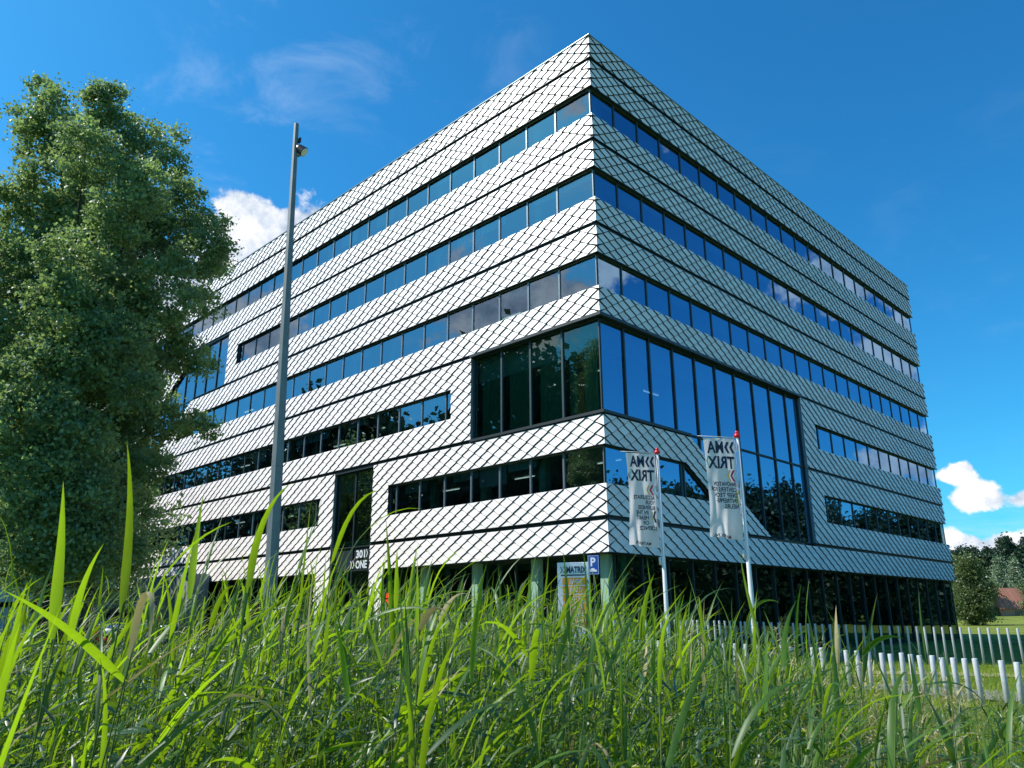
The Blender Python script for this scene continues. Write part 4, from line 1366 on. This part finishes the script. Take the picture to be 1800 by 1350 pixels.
# ------------------------------------------------------------------ reeds and grasses
def blades(base, az, th0, length, width, droop, seg, rndv, twist=None, fold=.25, profile='reed'):
    """curved ribbon blades: all inputs arrays (n,...). returns V,F,rnd"""
    n = len(base)
    t = np.linspace(0, 1, seg + 1)
    th = th0[:, None] - droop[:, None] * t[None, :] ** 1.4
    ds = length[:, None] / seg
    hx = np.cos(az)[:, None]; hy = np.sin(az)[:, None]
    dxy = np.cos(th) * ds; dz = np.sin(th) * ds
    cx = np.concatenate([np.zeros((n, 1)), np.cumsum(dxy[:, :-1], 1)], 1)
    cz = np.concatenate([np.zeros((n, 1)), np.cumsum(dz[:, :-1], 1)], 1)
    cen = np.stack([base[:, 0:1] + cx * hx, base[:, 1:2] + cx * hy, base[:, 2:3] + cz], -1)
    tan = np.stack([np.cos(th) * hx, np.cos(th) * hy, np.sin(th)], -1)
    side = np.stack([-np.sin(az), np.cos(az), np.zeros(n)], -1)[:, None, :] * np.ones((1, seg + 1, 1))
    nor = np.cross(side, tan)
    if twist is None: twist = rng.normal(size=n) * .7
    ta = (twist[:, None] * (t[None, :] - .0))[..., None] + rng.normal(size=n)[:, None, None] * .35
    sd_ = side * np.cos(ta) + nor * np.sin(ta); nr_ = nor * np.cos(ta) - side * np.sin(ta)
    if profile == 'reed': w = np.minimum(1, .45 + t / .18 * .55) * (1 - t ** 1.9) + .015
    else: w = (1 - t ** 1.3) + .03
    ww = width[:, None, None] * .5 * w[None, :, None]
    l = cen - sd_ * ww + nr_ * ww * fold; r = cen + sd_ * ww + nr_ * ww * fold
    V = np.stack([l, cen, r], 2).reshape(-1, 3)
    k = (np.arange(n) * (seg + 1) * 3)[:, None, None] + (np.arange(seg) * 3)[None, :, None] + np.array([0, 1])[None, None, :]
    Fq = np.stack([k, k + 1, k + 4, k + 3], -1).reshape(-1, 4)
    return V, Fq, np.repeat(rndv, seg * 2)


def stems(base, top, r, rndv):
    n = len(base)
    t = np.array([0, .5, 1.0]); V = []
    ang = np.array([0, 2.09, 4.19])
    off = np.stack([np.cos(ang), np.sin(ang), np.zeros(3)], -1)
    bow = (top - base) * 0; 
    c = base[:, None, :] * (1 - t)[None, :, None] + top[:, None, :] * t[None, :, None]
    V = c[:, :, None, :] + off[None, None] * (r[:, None, None, None] * (1 - .6 * t)[None, :, None, None])
    V = V.reshape(-1, 3)
    i = (np.arange(n) * 9)[:, None, None] + (np.arange(2) * 3)[None, :, None]
    j = np.arange(3)[None, None, :]; j2 = (j + 1) % 3
    Fq = np.stack([i + j, i + j2, i + 3 + j2, i + 3 + j], -1).reshape(-1, 4)
    return V, Fq, np.repeat(rndv, 6)


class NB:
    def __init__(s): s.V = []; s.F = []; s.R = []; s.M = []; s.n = 0
    def add(s, VFR, mi=0):
        V, Fq, R = VFR
        s.V.append(V); s.F.append(Fq + s.n); s.R.append(R); s.M.append(np.full(len(Fq), mi)); s.n += len(V)
    def build(s, name, mats):
        return np_mesh(name, np.concatenate(s.V), np.concatenate(s.F), np.concatenate(s.R), mats, None, np.concatenate(s.M))


view_az = math.atan2(FW.y, FW.x)
el_x = np.array([-100, 0, 150, 300, 450, 600, 800, 900, 1000, 1100, 1180, 1260, 1400, 1460, 1520, 1650, 1800, 1950])
el_y = np.array([985, 995, 1015, 990, 985, 1000, 1020, 1010, 1020, 1040, 1060, 1085, 1105, 1165, 1205, 1215, 1215, 1215])
lo_y = np.array([1095, 1100, 1112, 1108, 1088, 1082, 1085, 1085, 1095, 1118, 1145, 1165, 1165, 1190, 1215, 1225, 1225, 1225])


def az_of_px(px):
    r = ray(px, 1080); return math.atan2(r.y, r.x)


_pa = np.array([az_of_px(p) for p in el_x]); _pe = np.array([math.atan2(ray(p, y).z, math.hypot(ray(p, y).x, ray(p, y).y)) for p, y in zip(el_x, el_y)])


_pl = np.array([math.atan2(ray(p, y).z, math.hypot(ray(p, y).x, ray(p, y).y)) for p, y in zip(el_x, lo_y)])


def top_el(az): return np.interp(-az, -_pa, _pe)


def low_el(az): return np.interp(-az, -_pa, _pl)


def reed_plants(nb, az, r, H, leafn, lw=1.0, seg=6):
    n = len(az)
    x = CAM.x + r * np.cos(az); y = CAM.y + r * np.sin(az)
    base = np.stack([x, y, np.zeros(n) - .03], -1)
    # wind pushes towards the viewer's right
    wind = np.array([RT.x, RT.y, 0.0])
    ln = rng.normal(size=(n, 3)) * .07; ln[:, 2] = 0
    top = base + ln * H[:, None] + wind[None] * (rng.uniform(-.01, .13, n) * H)[:, None]; top[:, 2] = H
    nb.add(stems(base, top, rng.uniform(.0030, .0048, n), rng.random(n)), 1)
    idx = np.repeat(np.arange(n), leafn)
    m = len(idx)
    k = np.tile(np.arange(leafn), n)
    t = .16 + .84 * (k + rng.uniform(0, .7, m)) / leafn
    b = base[idx] * (1 - t)[:, None] + top[idx] * t[:, None]
    wa = math.atan2(wind[1], wind[0])
    a0 = rng.uniform(0, 2 * np.pi, n)[idx] + (k % 2) * np.pi + rng.normal(size=m) * .5
    # bias leaf azimuth downwind
    bx = np.cos(a0) + .85 * math.cos(wa); by = np.sin(a0) + .85 * math.sin(wa)
    az_ = np.arctan2(by, bx)
    up = np.clip((t - .45) / .55, 0, 1)
    th0 = np.radians(rng.normal(44, 20, m) + 30 * up ** 3)
    L = rng.uniform(.20, .44, m) * (1 - .25 * (up > .9)) * np.clip(H[idx] / 1.5, .6, 1.2)
    Wd = rng.uniform(.006, .0165, m) * lw
    dr = np.radians(np.abs(rng.normal(44, 40, m)))
    rv = np.clip(rng.normal(.38, .28, n)[idx] + rng.normal(size=m) * .2, 0, 1)
    dry = rng.random(m) < .045
    for sel, mi in ((~dry, 0), (dry, 2)):
        nb.add(blades(b[sel], az_[sel], th0[sel], L[sel], Wd[sel], dr[sel] * (1 + mi * .5), seg, rv[sel]), mi)


nb = NB()


def band(n, r0, r1, a0=-41, a1=39):
    u = rng.random(n)
    r = np.sqrt(r0 * r0 + u * (r1 * r1 - r0 * r0))
    az = view_az + np.radians(rng.uniform(a0, a1, n))
    return az, r


for n_, r0, r1, lf, sg in ((60, 1.5, 2.3, 10, 8), (210, 2.31, 4.0, 10, 7), (1000, 2.3, 4.2, 13, 6), (2300, 4.2, 7.0, 12, 5), (1500, 7.0, 9.8, 9, 4)):
    az, r = band(n_, r0, r1)
    tall = rng.random(n_) < np.where(az > az_of_px(370), .16, .36)
    el = np.where(tall, low_el(az) + (top_el(az) - low_el(az)) * rng.uniform(.2, 1.05, n_), low_el(az))
    Hm = 1.6 + r * np.tan(el)
    H = np.where(tall, Hm * rng.uniform(.95, 1.01, n_) - .12, Hm * rng.uniform(.74, 1.03, n_) - .26)
    keep = (H > .55)
    # the right-hand bank is low and open
    rightm = az < az_of_px(1440)
    keep &= ~(rightm & (rng.random(n_) < .70))
    H = np.minimum(H, 2.15)
    reed_plants(nb, az[keep], r[keep], H[keep], lf, {1.5: 1.2, 2.31: 1.5}.get(r0, 1.05), sg)
# tall single reeds rising above the mass: (px, top py, distance)
hero = [(98, 925, 1.7), (128, 950, 1.9), (60, 985, 2.4), (28, 1005, 1.8), (330, 905, 2.1), (352, 915, 3.0), (455, 960, 3.2), (512, 905, 2.5), (528, 985, 3.4), (560, 985, 2.8),
        (600, 985, 3.6), (640, 1000, 2.6), (695, 960, 2.5), (735, 1000, 2.2), (800, 1010, 3.4), (860, 1000, 2.7), (925, 990, 2.4), (1000, 1010, 2.5), (1035, 1000, 2.9), (1110, 1020, 3.2),
        (1150, 1010, 2.7), (1185, 1030, 3.6), (1240, 1040, 2.7), (1320, 1060, 3.2), (1368, 1050, 2.6), (1410, 1055, 3.0), (1448, 1080, 3.6), (1592, 1140, 3.0), (1632, 1125, 2.6), (250, 1000, 2.6), (190, 1010, 3.0), (405, 980, 2.9), (1286, 1050, 4.2), (880, 1020, 4.4), (760, 1015, 4.4), (1205, 1050, 3.2),
        (470, 1020, 1.9), (830, 1040, 1.9), (620, 1060, 1.8), (1060, 1060, 1.9), (1330, 1090, 2.0), (20, 1060, 1.5), (230, 1040, 2.0)]
haz = np.array([az_of_px(p[0]) for p in hero]); hr = np.array([p[2] for p in hero])
hel = np.array([math.atan2(ray(p[0], p[1]).z, math.hypot(ray(p[0], p[1]).x, ray(p[0], p[1]).y)) for p in hero])
reed_plants(nb, haz, hr, 1.6 + hr * np.tan(hel) - .12, 13, 1.35, 9)
# upright spear leaves at the very tips
n_ = len(hero)
hb = np.stack([CAM.x + hr * np.cos(haz), CAM.y + hr * np.sin(haz), 1.6 + hr * np.tan(hel) - .20], -1)
nb.add(blades(hb, rng.uniform(0, 6.28, n_), np.radians(rng.uniform(76, 89, n_)), rng.uniform(.16, .30, n_), np.where(np.arange(n_) < 2, .021, rng.uniform(.010, .020, n_)), np.radians(rng.uniform(5, 40, n_)), 8, rng.uniform(.5, 1, n_)), 0)
reed = nb.build('reed_bed', [M['reed'], M['stem'], M['plume']])
tag(reed, 'dense bed of tall bright green reeds filling the whole foreground', 'reeds', kind='stuff')
print('reed faces', len(reed.data.polygons))

# broad-leaved weeds low in the bed
nb = NB()
az, r = band(60000, 2.0, 9.0)
el = low_el(az)
Hm = np.minimum(1.6 + r * np.tan(el), 1.55)
zt = Hm * np.sqrt(rng.random(len(az))) * .93
rightm = az < az_of_px(1400)
kp = (zt > .25) & ~(rightm & (rng.random(len(az)) < .75))
az, r, zt = az[kp], r[kp], zt[kp]; n_ = len(az)
b = np.stack([CAM.x + r * np.cos(az), CAM.y + r * np.sin(az), zt], -1)
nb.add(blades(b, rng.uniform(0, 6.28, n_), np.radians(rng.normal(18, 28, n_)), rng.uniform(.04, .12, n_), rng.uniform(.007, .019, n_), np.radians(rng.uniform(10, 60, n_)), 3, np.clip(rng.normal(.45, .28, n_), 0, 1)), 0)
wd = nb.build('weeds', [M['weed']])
tag(wd, 'low tangle of broad-leaved weeds growing between the reeds', 'weeds', kind='stuff')

# finer yellowish grass and weeds on the right, and lawn blades further off
nb = NB()


def grass(n, a0, a1, r0, r1, h0, h1, w, mi=0, zmax=None):
    az = rng.uniform(az_of_px(a1), az_of_px(a0), n)
    r = np.sqrt(r0 * r0 + rng.random(n) * (r1 * r1 - r0 * r0))
    x = CAM.x + r * np.cos(az); y = CAM.y + r * np.sin(az)
    # keep blades off the paths
    L = rng.uniform(h0, h1, n)
    b = np.stack([x, y, np.array([gz(p, q_) for p, q_ in zip(x, y)])], -1)
    nb.add(blades(b, rng.uniform(0, 6.28, n), np.radians(rng.uniform(55, 88, n)), L, w * rng.uniform(.6, 1.4, n), np.radians(rng.uniform(10, 60, n)), 3, rng.random(n), profile='grass'), mi)


grass(24000, 1380, 1860, 5.0, 9.0, .50, .95, .007)
grass(14000, 1380, 1860, 9.0, 13.0, .15, .45, .009)
grass(9000, 1400, 1860, 4.0, 9.0, .5, 1.0, .006)
grass(12000, -80, 1400, 9.0, 14.5, .35, .8, .010)
grass(26000, 1150, 1860, 14.5, 30, .08, .22, .012)
grass(12000, -80, 700, 14, 34, .12, .35, .02)
md = nb.build('meadow_grass', [M['meadow']])
tag(md, 'yellow-green meadow grass around the bollards and paths', 'grass', kind='stuff')
# seed heads
nb = NB()
n_ = 90
az = rng.uniform(az_of_px(1860), az_of_px(1350), n_); r = rng.uniform(3.0, 10, n_)
x = CAM.x + r * np.cos(az); y = CAM.y + r * np.sin(az)
H = np.clip(1.6 + r * np.tan(top_el(az)) + rng.uniform(-.25, .12, n_), .5, 1.5)
base = np.stack([x, y, np.zeros(n_)], -1); top = base + rng.normal(size=(n_, 3)) * .06; top[:, 2] = H
nb.add(stems(base, top, np.full(n_, .0022), rng.random(n_)), 0)
for i in range(26):
    t = rng.uniform(.72, 1.0, n_)
    b = base * (1 - t)[:, None] + top * t[:, None]
    nb.add(blades(b, rng.uniform(0, 6.28, n_), np.radians(rng.uniform(10, 70, n_)), rng.uniform(.03, .08, n_), np.full(n_, .007), np.radians(rng.uniform(10, 60, n_)), 2, rng.random(n_), profile='grass'), 0)
pl_ = nb.build('seed_heads', [M['plume']])
tag(pl_, 'dry straw coloured seed heads standing in the grass at the lower right', 'grass', kind='stuff')
print('objects', len(bpy.data.objects))
